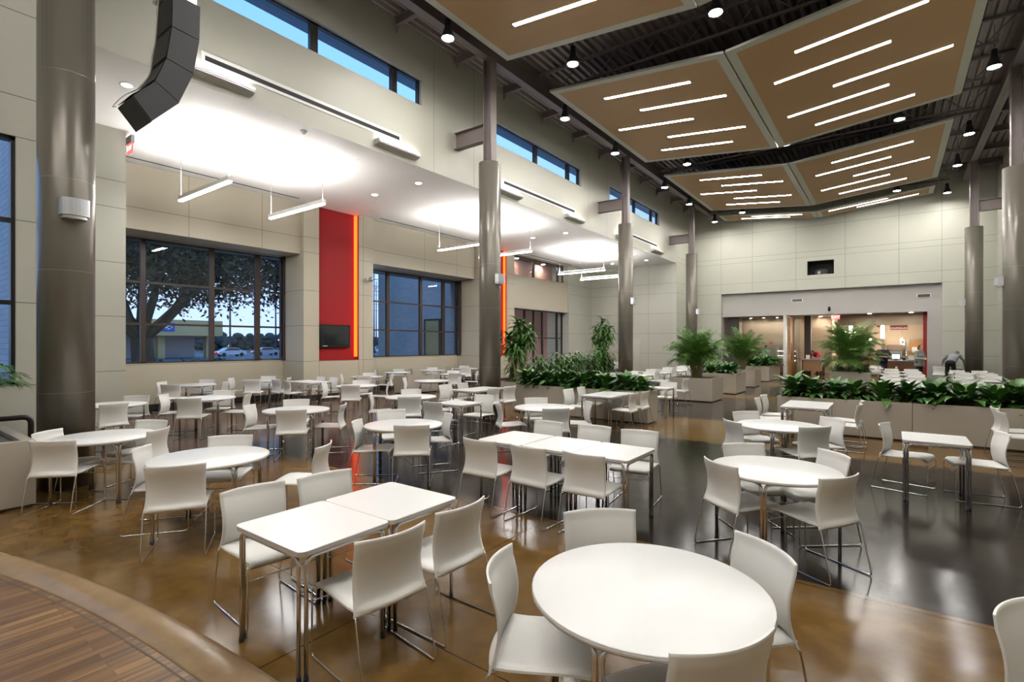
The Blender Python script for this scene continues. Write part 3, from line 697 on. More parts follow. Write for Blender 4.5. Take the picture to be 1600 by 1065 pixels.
POS = {'n':(-45,'white chair turned from the camera at %s'), 'f':(135,'white chair facing the camera across %s'), 'l':(-135,'white chair on the window side of %s'), 'r':(45,'white chair on the wall side of %s')}
def round_set(x, y, where, chairs='nflr', adj={}):
    table('r', x, y, 'white round table with chrome legs %s' % where)
    for k in chairs:
        a0, ph = POS[k]; da, rad, tw = adj.get(k, (0,0,0))
        a0 += da+rnd.uniform(-2.5,2.5); rad = .9+rad+rnd.uniform(-.02,.02)
        chair(x+rad*math.cos(R(a0)), y+rad*math.sin(R(a0)), a0+180+tw+rnd.uniform(-4,4), ph % ('round table '+where))
round_set(-.93, 2.34, 'nearest the camera', 'nfr', {'n':(5,-.26,3),'f':(-3,.02,0),'r':(15,-.09,-11)})
chair(-1.60, 1.98, 25, 'white chair seen side-on at the round table nearest the camera')
chair(.42, 3.0, -36, 'white chair cut off by the frame at the lower corner')
round_set(-.87, 5.27, 'second from the camera', adj={'n':(12,-.2,2),'f':(-10,-.1,7),'l':(3,-.32,2),'r':(11,-.06,-15)})
round_set(-5.61, 2.38, 'by the stage edge', adj={'n':(3,-.15,17),'l':(-9,-.12,14),'r':(4,.25,-12),'f':(8,-.07,4)})
round_set(-5.62, 4.98, 'behind the stage-edge table', adj={'n':(11,-.23,-13),'l':(9,-.2,-15),'r':(32,-.07,-20),'f':(12,.18,0)})
round_set(-8.38, 4.97, 'standing alone past the front column', adj={'n':(8,-.19,0),'f':(12,.1,0),'l':(-2,-.07,0),'r':(0,-.06,0)})
round_set(-1.28, 8.12, 'before the long right planter', adj={'n':(2,-.19,0),'l':(-1,-.1,0)})
round_set(-7.92, 2.12, 'before the thick front column', 'nr', {'n':(-7,-.13,9),'r':(0,-.22,0)})
chair(-8.36, 1.62, 42, 'white chair between the gravel planter and front column')
chair(-8.38, 2.82, -58, 'white chair facing the camera just right of the front column')
round_set(-11.72, 4.9, 'under the nearest pendant lights')
round_set(-11.9, 3.3, 'half hidden behind the front column', 'fr', {'r':(-55,-.1,20)})
round_set(-15.75, 6.25, 'under the oak-tree window, nearer', 'flr')
chair(-15.2, 5.45, 140, 'white chair with its back to the camera under the oak-tree window')
round_set(-15.85, 8.2, 'under the oak-tree window, farther')
round_set(-11.8, 8.77, 'before the red panel')
round_set(-14.7, 11.35, 'at the pilaster past the television', 'nflr')
round_set(-15.95, 13.75, 'under the brick-view window, nearest', 'fl')
round_set(-15.95, 15.75, 'under the brick-view window, middle', 'flr')
round_set(-15.8, 17.75, 'under the brick-view window, farthest')
round_set(-13.3, 14.3, 'behind the beige bin planter')
round_set(-11.5, 11.35, 'beside the beige bin planter', 'lr', {'l':(-10,0,0)})
round_set(-8.43, 7.68, 'between single square table and bin')
round_set(-5.07, 7.85, 'before the leafy left planter')
# square tables: list of (cx,cy) tops, then chairs
def sq_set(tops, chairs, where, many=False):
    for i, (x, y) in enumerate(tops):
        extra = '' if len(tops) == 1 else (', nearer one' if i == 0 else ', farther one' if i == len(tops)-1 else ', middle one')
        table('s', x[0] if isinstance(x, tuple) else x, y, 'white square table with chrome legs %s%s' % (where, extra), x[1] if isinstance(x, tuple) else 0)
    for x, y, f, ph in chairs:
        chair(x, y, f+rnd.uniform(-4,4), 'white chair %s %s' % (ph.replace(' of the',' of').replace(' at the',' at').replace(' across the',' across').replace(', of',' of'), where.replace(', ', ' ')))
Q = math.pi/2
sq_set([(-2.995,1.892),(-2.995,2.535)], [(-3.92,1.95,-6,'on the far side, nearer end, of the'),(-3.83,2.5,-4,'on the far side, farther end, of the'),(-2.25,1.95,176,'with back to us, nearer end, of the'),(-2.26,2.56,176,'with back to us, farther end, of the')], 'pair beside the stage edge')
sq_set([((-3.70,Q),5.1),((-3.05,Q),5.1),((-2.40,Q),5.1)], [(-3.72,4.35,90,'with back to us, first, at the'),(-3.07,4.36,88,'with back to us, second, at the'),(-2.43,4.40,86,'with back to us, third, at the'),(-3.8,6.05,-88,'facing us, first, across the'),(-3.13,6.1,-88,'facing us, second, across the'),(-2.51,6.1,-80,'facing us, third, across the')], 'row of three in mid-hall')
sq_set([((.43,Q),8.12)], [(-.12,8.52,-12,'on the planter side of the'),(1.13,8.45,187,'on the wall side of the')], 'single before the right planter')
sq_set([(-6.8,7.42)], [(-6.82,6.68,90,'with its back to us at the'),(-6.85,8.33,-84,'facing us across the')], 'single in mid-hall')
sq_set([(-8.42,9.66),(-8.42,10.31)], [(-9.42,9.72,0,'on the window side, nearer, of the'),(-9.40,10.36,4,'on the window side, farther, of the'),(-7.66,9.7,180,'on the aisle side, nearer, of the'),(-7.66,10.34,180,'on the aisle side, farther, of the')], 'pair in front of the second column')
sq_set([(-5.2,10.40),(-5.2,11.04)], [(-6.15,10.45,0,'on the window side, nearer, of the'),(-6.18,11.12,2,'on the window side, farther, of the'),(-4.42,10.5,180,'on the aisle side, nearer, of the'),(-4.42,11.16,180,'on the aisle side, farther, of the')], 'pair against the leafy left planter')
sq_set([(-1.27,10.85),(-1.27,11.49)], [(-2.16,10.98,0,'on the aisle side, nearer, of the'),(-2.18,11.7,0,'on the aisle side, farther, of the'),(-.40,10.95,180,'on the wall side, nearer, of the'),(-.40,11.6,180,'on the wall side, farther, of the')], 'pair against the right planter')
sq_set([(-4.95,13.1)], [(-4.95,14.05,-88,'facing us at the')], 'single just behind the left planter end')
sq_set([(-5.9,15.5)], [(-4.98,15.75,180,'beside the palm planter at the')], 'single before the first palm')
sq_set([((-14.55,Q),8.85),((-13.9,Q),8.85)], [(-14.8,8.05,92,'with back to us, nearer the window, of the'),(-14.2,8.05,80,'with back to us, nearer the hall, of the'),(-14.8,9.68,-90,'facing us, nearer the window, of the'),(-14.1,9.68,-90,'facing us, nearer the hall, of the')], 'pair beside the red panel')
sq_set([((2.3,Q),11.5)], [(1.36,11.15,0,'nearer of two at the'),(1.36,11.8,0,'farther of two at the')], 'table cut off by the frame edge')
# seating block behind the left planter
rows = (14.0,15.9,17.8,19.7,21.6,23.5,25.4,27.3); rw = ('first','second','third','fourth','fifth','sixth','seventh','eighth')
for k, y in enumerate(rows):
    wh = 'pair, %s row behind left planter' % rw[k]
    sq_set([((-7.95,Q),y),((-7.30,Q),y)], [(-7.95,y-.78,90,'with back to us, window end, of the'),(-7.3,y-.78,90,'with back to us, aisle end, of the'),(-7.95,y+.78,-90,'facing us, window end, of the'),(-7.3,y+.78,-90,'facing us, aisle end, of the')], wh)
for k, y in enumerate((22.5,24.6,26.7)):
    sq_set([((-12.9,Q),y)], [(-12.9,y-.78,90,'with its back to us at the'),(-12.9,y+.78,-90,'facing us at the')], 'single, %s in the far wing' % ('nearest','middle','farthest')[k])
for k, y in enumerate((14.9,17.0,19.1,21.4,23.8,26.2)):
    for X, nm in ((.35,'right aisle block'),(2.45,'right wall block')):
        if X > 1 and abs(y-20.05) < .6: continue
        xx = X if not (X > 1 and 18.6 < y < 21.6) else X-.2
        wh = 'pair, %s row, %s' % (rw[k], nm)
        ch = [(xx-.33,y-.78,90,'with back to us, aisle end, of the'),(xx+.33,y-.78,90,'with back to us, wall end, of the'),(xx-.33,y+.78,-90,'facing us, aisle end, of the'),(xx+.33,y+.78,-90,'facing us, wall end, of the')]
        if X > 1: ch = [c for c in ch if not (abs(c[0]-2.85) < .6 and abs(c[1]-20.05) < .75)]
        sq_set([((xx-.325,Q),y),((xx+.325,Q),y)], ch, wh)
sq_set([((-.6,Q),29.4)], [(-.6,30.2,-90,'facing us across the'),(.25,29.4,180,'on the wall side of the')], 'single nearest the serving counters')
sq_set([((2.35,Q),31.75)], [(1.75,30.85,60,'behind the stooping man at the')], 'single where the stooping man works')

# ------------------------------------------------------------------ PLANTERS & PLANTS
def planter(x0, y0, x1, y1, h, lab, fill='soil', rim=.06, joints=()):
    t = thing('planter_box', lab, 'planter', (x0,y0,0), 0, 'beige planter boxes')
    X, Y = x1-x0, y1-y0
    m = MB(); m.box(0,0,.03,X,rim,h).box(0,Y-rim,.03,X,Y,h).box(0,rim,.03,rim,Y-rim,h).box(X-rim,rim,.03,X,Y-rim,h)
    m.box(rim,rim,.03,X-rim,Y-rim,.1).build('shell', M['planter'], t)
    MB().box(.05,.05,0,X-.05,Y-.05,.035).build('plinth', M['base'], t)
    if fill: MB().box(rim,rim,h-.2,X-rim,Y-rim,h-.05).build(fill, M[fill], t)
    for j in joints: MB().box(j-.004,-.002,.04,j+.004,0.0,h).build('joint', M['base'], t)
    return t
PH = .76
planter(-9.7, .3, -8.03, 1.50, .77, 'beige planter box filled with gravel beside the front column', 'gravel', .11)
planter(-8.5, 11.51, -6.815, 12.14, PH, 'beige planter box with leafy plants, window end of the left row')
planter(-6.805, 11.51, -4.57, 12.14, PH, 'beige planter box with leafy plants, aisle end of the left row')
planter(-2.0, 12.49, .33, 13.25, .745, 'long beige planter box with leafy plants, aisle end of the right row')
planter(.34, 12.49, 2.67, 13.25, .745, 'long beige planter box with leafy plants, middle of the right row')
planter(2.68, 12.49, 3.95, 13.25, .745, 'beige planter box with leafy plants at the wall on the right')
planter(-6.0, 17.0, -4.6, 18.35, PH, 'square beige planter box holding the nearest aisle palm')
planter(-6.0, 20.2, -4.62, 21.8, PH, 'beige planter box with low leafy plants, second along the aisle')
planter(-6.0, 23.9, -4.7, 25.2, PH, 'beige planter box holding the second aisle palm')
planter(-6.0, 27.9, -4.85, 29.6, PH, 'beige planter box with bushy plants, fourth along the aisle')
planter(-6.0, 29.7, -4.9, 31.4, PH, 'beige planter box with bushy plants nearest the serving area')
planter(-2.0, 24.3, -.65, 25.7, PH, 'beige planter box holding the biggest palm')
planter(-15.2, 13.0, -14.45, 14.6, .66, 'plain beige bin-like planter among the wing tables', 'soil')
planter(-10.75, 13.6, -9.75, 17.4, .62, 'long beige planter with dense shrubs between wing and hall, nearer')
planter(-10.75, 17.5, -9.75, 21.4, .62, 'long beige planter with dense shrubs between wing and hall, farther')

def leaf(m, base, az, el, L, W, droop, n=5, fold=.25, tw=0):
    p = Vector(base); ca, sa = math.cos(az), math.sin(az); side = Vector((-sa, ca, 0))
    rows = []
    for i in range(n+1):
        t = i/n; e = el-droop*t
        d = Vector((ca*math.cos(e), sa*math.cos(e), math.sin(e)))
        if i: p = p+d*(L/n)
        w = W*(math.sin(math.pi*min(1, .08+.92*t)**.75))*.5 if i < n else .002
        if i == 0: w = W*.12
        up = side.cross(d)*-1
        rows.append((p-side*w+up*(-w*fold*-1), p.copy(), p+side*w+up*(w*fold)))
    b = len(m.v)
    for r in rows: m.v += [tuple(q) for q in r]
    for i in range(n):
        for k in (0, 1): m.face((b+i*3+k, b+i*3+k+1, b+(i+1)*3+k+1, b+(i+1)*3+k), True)
def lily_mesh(rn, nl=80, h=.62, W=.155, stiff=.1):
    m = MB(); st = MB()
    for i in range(nl):
        az = rn.uniform(0, 6.283); f = (i+.5)/nl
        pet = rn.uniform(.06, .26)*(h/.55); el = R(rn.uniform(22, 86))
        b = (rn.uniform(-.05,.05), rn.uniform(-.05,.05), 0)
        tip = (b[0]+math.cos(az)*math.cos(el)*pet, b[1]+math.sin(az)*math.cos(el)*pet, math.sin(el)*pet)
        st.tube([b, tip], .006, 5)
        leaf(m, tip, az+rn.uniform(-.3,.3), el-.1, rn.uniform(.22,.36)*(h/.55), W*rn.uniform(.75,1.15), rn.uniform(.7,1.5)*(1-stiff), 5)
    return m, st
LILY = []
def lily(x, y, z, s, rz, lab, cat='plant', name='leafy_plant', grp='leafy planter plants', variant=0, pool=LILY, gen=None):
    while len(pool) <= variant:
        rn = random.Random(50+len(pool)*7+hash(name) % 1)
        mf, ms = gen(rn, len(pool)) if gen else lily_mesh(rn)
        o = mf.build('foliage', M['leaf' if len(pool) % 3 else 'leaf2']); q = ms.build('stem', M['stem'])
        pool.append((o.data, q.data)); bpy.data.objects.remove(o); bpy.data.objects.remove(q)
    t = thing(name, lab, cat, (x,y,z), rz, grp); t.scale = (s,s,s)
    for nm, me in zip(('foliage','stem'), pool[variant]):
        c = bpy.data.objects.new(nm, me); COL.objects.link(c); c.parent = t
    return t
ORD = ('first','second','third','fourth','fifth','sixth','seventh','eighth','ninth','tenth','eleventh','twelfth','thirteenth','fourteenth')
n = 12
for i in range(n):
    lily(-8.25+i*(3.42/(n-1))+rnd.uniform(-.06,.06), 11.83+rnd.uniform(-.07,.07), PH-.05, rnd.uniform(.82,1.05), rnd.uniform(0,6), 'dark green leafy plant, %s from the window end of the left planter' % ORD[i], variant=i % 4)
n = 13
for i in range(n):
    lily(-1.75+i*.405+rnd.uniform(-.06,.06), 12.93+rnd.uniform(-.07,.07), .70, rnd.uniform(.9,1.15), rnd.uniform(0,6), 'dark green leafy plant, %s from the aisle end of the right planter' % ORD[i], variant=i % 4)
for k, (cx, cy, w) in enumerate(((-5.3,20.7,'second aisle planter'),(-5.4,28.4,'fourth aisle planter'),(-5.4,30.2,'aisle planter nearest the serving area'))):
    for i, (dx, dy) in enumerate(((-.35,0),(.3,-.1),(-.3,.7),(.3,.65))):
        lily(cx+dx, cy+dy, PH-.05, rnd.uniform(.85,1.0)*(1 if k == 0 else 1.25), rnd.uniform(0,6), 'bushy leafy plant, %s of four in the %s' % (ORD[i], w), variant=(i+k) % 4)
for i, (dx, dy) in enumerate(((.42,.4),(-.45,.3),(.3,-.45))):
    lily(-1.32+dx, 25+dy, PH-.05, .8, rnd.uniform(0,6), 'low leafy plant at the foot of the biggest palm, %s of three' % ORD[i], variant=i)
# tall dense shrubs (long strap leaves) in the wing planters
def shrub_gen(rn, k):
    m = MB(); st = MB()
    for j in range(9):
        bx, by = rn.uniform(-.32,.32), rn.uniform(-.32,.32); H = rn.uniform(.55,.95)
        st.tube([(bx,by,0),(bx*1.1,by*1.1,H)], .012, 5)
        for i in range(20):
            z = H*(.15+.85*i/20); az = i*2.4+rn.uniform(-.3,.3)
            leaf(m, (bx*(1+.1*z),by*(1+.1*z),z), az, R(rn.uniform(30,65)), rn.uniform(.35,.5), .075, rn.uniform(1.4,2.2), 5)
    return m, st
SH = []
for i in range(8):
    lily(-10.25+rnd.uniform(-.05,.05), 14.05+i*.98, .57, rnd.uniform(.95,1.12), rnd.uniform(0,6), 'tall dense dark shrub, %s along the planters between wing and hall' % ORD[i], 'shrub', 'dense_shrub', 'wing shrubs', i % 3, SH, shrub_gen)
# dracaenas
def dracaena(x, y, z, canes, lab, seed):
    rn = random.Random(seed); t = thing('dracaena_tree', lab, 'tree', (x,y,z)); tr = MB(); lf = MB()
    for (bx, by, hx, hy, H, skirt) in canes:
        tr.tube([(bx,by,0),((bx+hx)/2+.02,(by+hy)/2,H*.5),(hx,hy,H)], .042, 8, r2=.03)
        N = 64
        for i in range(N):
            f = i/N; zz = H-skirt*.75*(1-f)**1.3+.04; az = i*2.399+rn.uniform(-.2,.2)
            k = max(0,min(1,(zz)/H)); el = R(5+72*f**1.6+rn.uniform(-12,12))
            leaf(lf, (bx+(hx-bx)*k, by+(hy-by)*k, zz), az, el, rn.uniform(.40,.56), .115, rn.uniform(1.1,1.9), 6)
    tr.build('trunk', M['trunk'], t); lf.build('foliage', M['leafd'], t)
dracaena(-9.95, 13.85, .57, ((-.05,0,-.05,.05,1.95,.7),(.1,.05,.28,.12,1.7,.6),(0,-.1,-.3,-.2,1.5,.65),(.05,-.1,.1,-.3,1.25,.5)), 'tall dracaena with bare pale canes at the nearer end of the shrubs', 4)
dracaena(-10.5, 21.0, .57, ((0,0,.05,0,2.3,.8),(.1,.1,.32,.1,1.95,.8),(-.05,.1,-.3,.1,1.9,.8),(0,-.1,.05,-.1,1.4,.8)), 'tall dracaena at the farther end of the shrubs, near the seated man', 9)
def palm(x, y, z, lab, nf, H, spread, seed, minel=35):
    rn = random.Random(seed); t = thing('areca_palm', lab, 'palm', (x,y,z), 0, 'potted palms'); lf = MB(); st = MB()
    for i in range(nf):
        az = i*2.399+rn.uniform(-.25,.25); f = i/nf
        el = R(minel+(86-minel)*(f**.8)+rn.uniform(-5,5)); L = H*rn.uniform(.8,1.1); droop = rn.uniform(.9,1.6)*(1.15-.45*f)
        p = Vector((rn.uniform(-.12,.12), rn.uniform(-.12,.12), 0)); pts = [p.copy()]; n = 14
        ca, sa = math.cos(az), math.sin(az); side = Vector((-sa,ca,0))
        for j in range(1, n+1):
            tt = j/n; e = el-droop*tt**1.8
            d = Vector((ca*math.cos(e)*spread, sa*math.cos(e)*spread, math.sin(e))); p = p+d*(L/n); pts.append(p.copy())
        st.tube(pts, .012, 5, r2=.003)
        for j in range(0, int(3.6*n)+1):
            u = min(j/3.6, n-.01); i0 = min(int(u), n-1); q = pts[i0].lerp(pts[i0+1], u-i0); tan = (pts[i0+1]-pts[i0]).normalized()
            tt = u/n
            if tt < .28: continue
            ll = .40*math.sin(math.pi*min(1,(tt-.2)/.95)**.8)*(.6+.4*H/2)
            for sg in (-1, 1):
                d = (side*sg*rn.uniform(.75,1.05)+tan*rn.uniform(.6,.9)+Vector((0,0,rn.uniform(-.15,.25)))).normalized(); up = Vector((0,0,1)); w = .0095
                b = len(lf.v); mid = q+d*ll*.55; tip = q+d*ll+Vector((0,0,-rn.uniform(.2,.45)*ll)); wd = tan*w
                lf.v += [tuple(q-wd*.5), tuple(q+wd*.5), tuple(mid+wd), tuple(mid-wd), tuple(tip)]
                lf.face((b,b+1,b+2,b+3), True); lf.face((b+3,b+2,b+4), True)
    st.build('stalks', M['stem'], t); lf.build('foliage', M['palm'], t); return t
palm(-5.3, 17.65, PH-.06, 'bushy areca palm in the nearest aisle planter', 64, 1.85, .66, 3, 54)
palm(-5.35, 24.5, PH-.06, 'areca palm in the second aisle planter, partly hidden', 50, 2.0, .7, 5, 56)
palm(-1.32, 25.0, PH-.06, 'biggest areca palm in front of the serving area', 90, 2.35, .6, 8, 40)
palm(-9.05, .5, .7, 'areca palm at the frame edge, only its frond tips visible', 26, 1.55, .8, 12, 48)
t = thing('handrail', 'dark rounded handrail behind the gravel planter', 'handrail', (-9.8,0,0))
MB().tube(fil([(0,1.78,0),(0,1.78,.86),(0,-1.2,.86),(0,-1.2,0)], .1, 6), .035, 10).build('rail', M['rail'], t)
t = thing('floor_box', 'small black floor box at the foot of the right planter', 'floor box', (.42,12.36,0))
MB().box(-.14,-.05,0,.14,.08,.11).build('housing', M['tv'], t); MB().lathe([(.04,0),(.045,.06),(.0001,.061)],(-.07,.02,.08),12).build('cap', M['blackrub'], t)
t = thing('table_card', 'tiny dark card holder on a table beside the second column', 'card holder', (-8.2,14.0,.741))
MB().box(-.08,-.03,0,.08,.03,.012).box(-.07,-.005,.012,.07,.005,.1).build('card', M['redwall'], t)

# ------------------------------------------------------------------ PEOPLE
def person(lab, loc, rotz, J, shirt, trousers, hair, fat=1.0, sleeve=1.0, hair_style='short', head_dir=(0,1,0), coat=0, lean=0, seated=False):
    t = thing('person', lab, 'person', loc, rotz)
    V = {k: Vector(v) for k, v in J.items()}
    def limb(m, a, b, ra, rb):
        m.tube([a, b], ra, 12, r2=rb); m.ball(a, ra, n=12, m=8); m.ball(b, rb, n=12, m=8)
    up = (V['neck']-V['pelvis']).normalized()
    def torso(m, g):
        rot = Vector((0,0,1)).rotation_difference(up).to_matrix()
        for f, rx, ry, rz in ((0,.165,.125,.13),(.28,.16*(.5+.5*fat),.125*fat,.16),(.6,.175*(.6+.4*fat),.125*(.5+.5*fat),.18),(.85,.17,.10,.12)):
            c = V['pelvis'].lerp(V['neck'], f); k = len(m.v)
            m.ball((0,0,0), rx*(.6+.4*fat)+g, ry*(.6+.4*fat)+g, rz, n=16, m=10)
            for i in range(k, len(m.v)): m.v[i] = tuple(rot @ Vector(m.v[i])+c)
        limb(m, V['shL'], V['shR'], .065+g, .065+g)
    F = Vector(head_dir).normalized(); S = F.cross(Vector((0,0,1))).normalized(); U = S.cross(F)
    HM = Matrix((S, F, U)).transposed(); hc = V['head']
    def hb(m, c, rx, ry, rz, n=12, mm=9):
        k = len(m.v); m.ball((0,0,0), rx, ry, rz, n, mm)
        for i in range(k, len(m.v)): m.v[i] = tuple(HM @ (Vector(m.v[i])+Vector(c))+hc)
    b = MB(); torso(b, 0)
    limb(b, V['neck'], V['head']-U*.06, .055, .052)
    hb(b, (0,0,.01), .075, .095, .115, 18, 12); hb(b, (0,.03,-.06), .055, .06, .055); hb(b, (0,.098,-.015), .014, .02, .022); hb(b, (0,.09,-.062), .026, .012, .008)
    for s_ in (-1, 1): hb(b, (s_*.077,-.005,-.01), .012, .02, .032)
    for s_ in ('L','R'):
        limb(b, V['sh'+s_], V['el'+s_], .052, .042); limb(b, V['el'+s_], V['ha'+s_], .042, .028)
        d = (V['ha'+s_]-V['el'+s_]).normalized(); sd = d.cross(Vector((0,0,1)));
        if sd.length < .2: sd = d.cross(Vector((0,1,0)))
        sd.normalize(); nn_ = sd.cross(d)
        p = V['ha'+s_]+d*.05
        limb(b, V['ha'+s_], p+d*.03, .027, .034)
        for q, ln in ((-.027,.065),(-.009,.08),(.009,.075),(.026,.055)):
            a0 = p+d*.05+sd*q; a1 = a0+d*ln*.55-nn_*.008; a2 = a1+d*ln*.35-nn_*.025
            b.tube([a0, a1, a2], .0095, 7, r2=.008); b.ball(a2, .0085, n=7, m=5)
        a0 = p+sd*(.03 if s_ == 'L' else -.03); a1 = a0+sd*(.03 if s_ == 'L' else -.03)+d*.03; a2 = a1+d*.03
        b.tube([a0, a1, a2], .0115, 7, r2=.009)
        limb(b, V['hip'+s_], V['kn'+s_], .085, .06); limb(b, V['kn'+s_], V['an'+s_], .058, .036)
        limb(b, V['an'+s_]+Vector((0,-.03,-.03)), V['an'+s_]+Vector((0,.15,-.05)), .036, .03)
    o = b.build('body', M['skin'], t); md = o.modifiers.new('join', 'REMESH'); md.mode = 'VOXEL'; md.voxel_size = .011; md.use_smooth_shade = True
    c = MB(); torso(c, .014)
    for s_ in ('L','R'):
        e = V['el'+s_]; limb(c, V['sh'+s_], V['sh'+s_].lerp(e, min(1, sleeve*1.0)), .07, .058)
        if sleeve >= 1: limb(c, e, e.lerp(V['ha'+s_], .92), .056, .042)
    if coat:
        c.tube([V['pelvis']+Vector((0,0,.06)), V['pelvis']-Vector((0,0,coat))], .19, 18, r2=.205)
    o = c.build('shirt', M[shirt], t); md = o.modifiers.new('join', 'REMESH'); md.mode = 'VOXEL'; md.voxel_size = .016; md.use_smooth_shade = True
    c = MB(); k = len(c.v); c.ball(V['pelvis'], .17*(.5+.5*fat)+.016, .135*(.5+.5*fat)+.016, .14, n=16, m=10)
    for s_ in ('L','R'):
        limb(c, V['hip'+s_], V['kn'+s_], .10, .075); limb(c, V['kn'+s_], V['an'+s_]+Vector((0,0,.0)), .073, .06)
    o = c.build('trousers', M[trousers], t); md = o.modifiers.new('join', 'REMESH'); md.mode = 'VOXEL'; md.voxel_size = .018; md.use_smooth_shade = True
    for s_ in ('L','R'):
        a_ = V['an'+s_]; q = MB(); limb(q, a_+Vector((0,-.04,-.045)), a_+Vector((0,.16,-.055)), .046, .036); q.build('shoe', M['shoe'], t)
    for s_ in (-1, 1):
        q = MB(); hb(q, (s_*.032,.082,.012), .011, .01, .008, 8, 6); q.build('eye', M['eye'], t)
    if hair:
        h = MB(); hb(h, (0,-.02,.035), .083, .095, .10, 16, 10)
        if hair_style == 'bob': hb(h, (0,-.045,-.02), .092, .07, .11); hb(h, (.07,-.01,-.03), .03, .05, .09); hb(h, (-.07,-.01,-.03), .03, .05, .09)
        else: hb(h, (0,-.05,-.02), .074, .06, .07)
        h.build('hair', M[hair], t)
    return t
def stand(hL, eL, hR, eR, h=1.0, dx=0, neck=(0,.01,1.47), head=(0,.04,1.64)):
    J = dict(pelvis=(0,0,.97), neck=neck, head=head, shL=(-.19,0,1.42), shR=(.19,0,1.42), elL=eL, haL=hL, elR=eR, haR=hR,
        hipL=(-.09,0,.92), hipR=(.09,0,.92), knL=(-.10,.02,.50), knR=(.10,.02,.50), anL=(-.11,-.01,.09), anR=(.11,-.01,.09))
    return {k: tuple(c*h for c in v) for k, v in J.items()}
J = stand((-.06,.30,1.16),(-.33,.06,1.17),(.08,.30,1.16),(.33,.06,1.17), 1.06)
person('standing person in dark navy polo and trousers looking at a phone in both hands', (-.32,31.6,0), R(205), J, 'navy', 'navy', 'hairk', 1.45, .75, head_dir=(.15,.9,-.35))
t = thing('phone', 'small pale phone held by the person in navy', 'phone', (-.46,31.27,1.235), R(205)); MB().prism(rrect(-.035,-.07,.035,.07,.01), 0, .012).build('case', M['paper'], t)
J = stand((.12,.36,1.12),(-.27,.10,1.12),(.24,.30,1.12),(.31,.06,1.13), 1.03)
person('standing person in grey-green jacket and black trousers with short brown bob', (1.1,31.5,0), R(235), J, 'greyg', 'black', 'hairb', 1.2, 1.0, 'bob', head_dir=(.2,.95,-.3), coat=.2)
J = dict(pelvis=(0,-.05,1.0), neck=(.02,.42,1.36), head=(.05,.56,1.42), shL=(-.19,.36,1.33), shR=(.19,.36,1.33), elL=(-.40,.44,1.14), haL=(-.50,.62,.98), elR=(.30,.55,1.10), haR=(.26,.75,.90),
     hipL=(-.10,-.05,.95), hipR=(.10,-.05,.95), knL=(-.12,0,.52), knR=(.11,.04,.52), anL=(-.13,-.08,.09), anR=(.12,-.02,.09))
person('person in grey shirt and black trousers stooping over a table beside the farther wall-side column', (2.2,30.75,0), R(-22), J, 'greys', 'black', 'hairg', 1.12, 1.0, head_dir=(.1,.8,-.55))
J = stand((-.12,.40,1.12),(-.28,.12,1.15),(.12,.40,1.12),(.28,.12,1.15))
person('person in light blue shirt seen from behind at the coffee counter', (-6.1,34.2,0), R(12), J, 'blues', 'navy', 'hairk', 1.25, 1.0)
J = dict(pelvis=(0,-.05,.98), neck=(0,.40,1.30), head=(0,.54,1.33), shL=(-.19,.34,1.27), shR=(.19,.34,1.27), elL=(-.26,.45,1.0), haL=(-.2,.62,.93), elR=(.26,.45,1.0), haR=(.2,.62,.93),
     hipL=(-.10,-.05,.93), hipR=(.10,-.05,.93), knL=(-.11,0,.52), knR=(.11,0,.52), anL=(-.11,-.06,.09), anR=(.11,-.06,.09))
person('person in red top bending over the serving cart', (-3.6,36.75,0), R(150), J, 'redc', 'black', 'hairk', 1.1, 1.0, 'bob', head_dir=(0,.8,-.6))
def sit(eL, hL, eR, hR, head=(0,.04,1.27)):
    return dict(pelvis=(0,0,.55), neck=(0,.02,1.07), head=head, shL=(-.19,0,1.0), shR=(.19,0,1.0), elL=eL, haL=hL, elR=eR, haR=hR,
        hipL=(-.10,.03,.53), hipR=(.10,.03,.53), knL=(-.12,.44,.54), knR=(.12,.44,.54), anL=(-.12,.42,.09), anR=(.12,.42,.09))
person('bald seated person in a black suit beside the third column', (-11.2,23.4,0), R(-60), sit((-.38,-.05,.86),(-.22,.22,.80),(.38,.02,.92),(.15,.12,1.16)), 'black', 'black', None, 1.1, 1.0, head_dir=(.3,.9,0))
chair(-11.45, 23.56, -60, 'white chair under the bald seated person')
person('seated person in black jacket half hidden by the nearest aisle palm', (-6.7,24.4,0), R(100), sit((-.36,.05,.86),(-.1,.3,.82),(.36,.05,.86),(.1,.3,.82)), 'black', 'navy', 'hairk', 1.1)

# ------------------------------------------------------------------ SERVERY
ZC2 = 3.62
struct('wall_servery', MB().box(-8.6,38.6,0,-4.7,38.8,ZC2).box(-8.6,33.3,0,-8.4,38.6,ZC2), M['warmg'], 'taupe wall of the coffee nook washed by spotlights', cat='wall')
struct('wall_servery_divider', MB().box(-4.98,32.98,0,-4.86,33.6,3.5), M['trimw'], 'white end of the divider between coffee nook and servery', cat='wall')
struct('wall_servery_rear', MB().box(-3.0,42.4,0,3.2,42.6,ZC2).box(2.9,33.3,0,3.1,42.4,ZC2), M['warm'], 'warm beige rear wall of the servery with the soup sign', cat='wall')
struct('wall_servery_tall', MB().box(-4.8,38.4,0,-3.0,38.6,ZC2).box(-3.1,38.6,0,-3.0,42.4,ZC2), M['warm'], 'tall beige wall beside the oak lattice', cat='wall')
struct('ceiling_servery', MB().box(-8.6,33.3,ZC2,3.1,42.6,ZC2+.1), M['warmg'], 'beige ceiling of the serving area', cat='ceiling')
struct('wall_servery_bulkhead', MB().box(-2.6,37.0,2.95,2.9,37.3,ZC2), M['warmg'], 'tan bulkhead over the serving counters', cat='wall')
t = thing('lattice_screen', 'oak screen with square cut-outs beside the coffee nook', 'screen', (-4.95,33.65,0))
m = MB(); L_ = 2.6
nx, nz = 4, 17
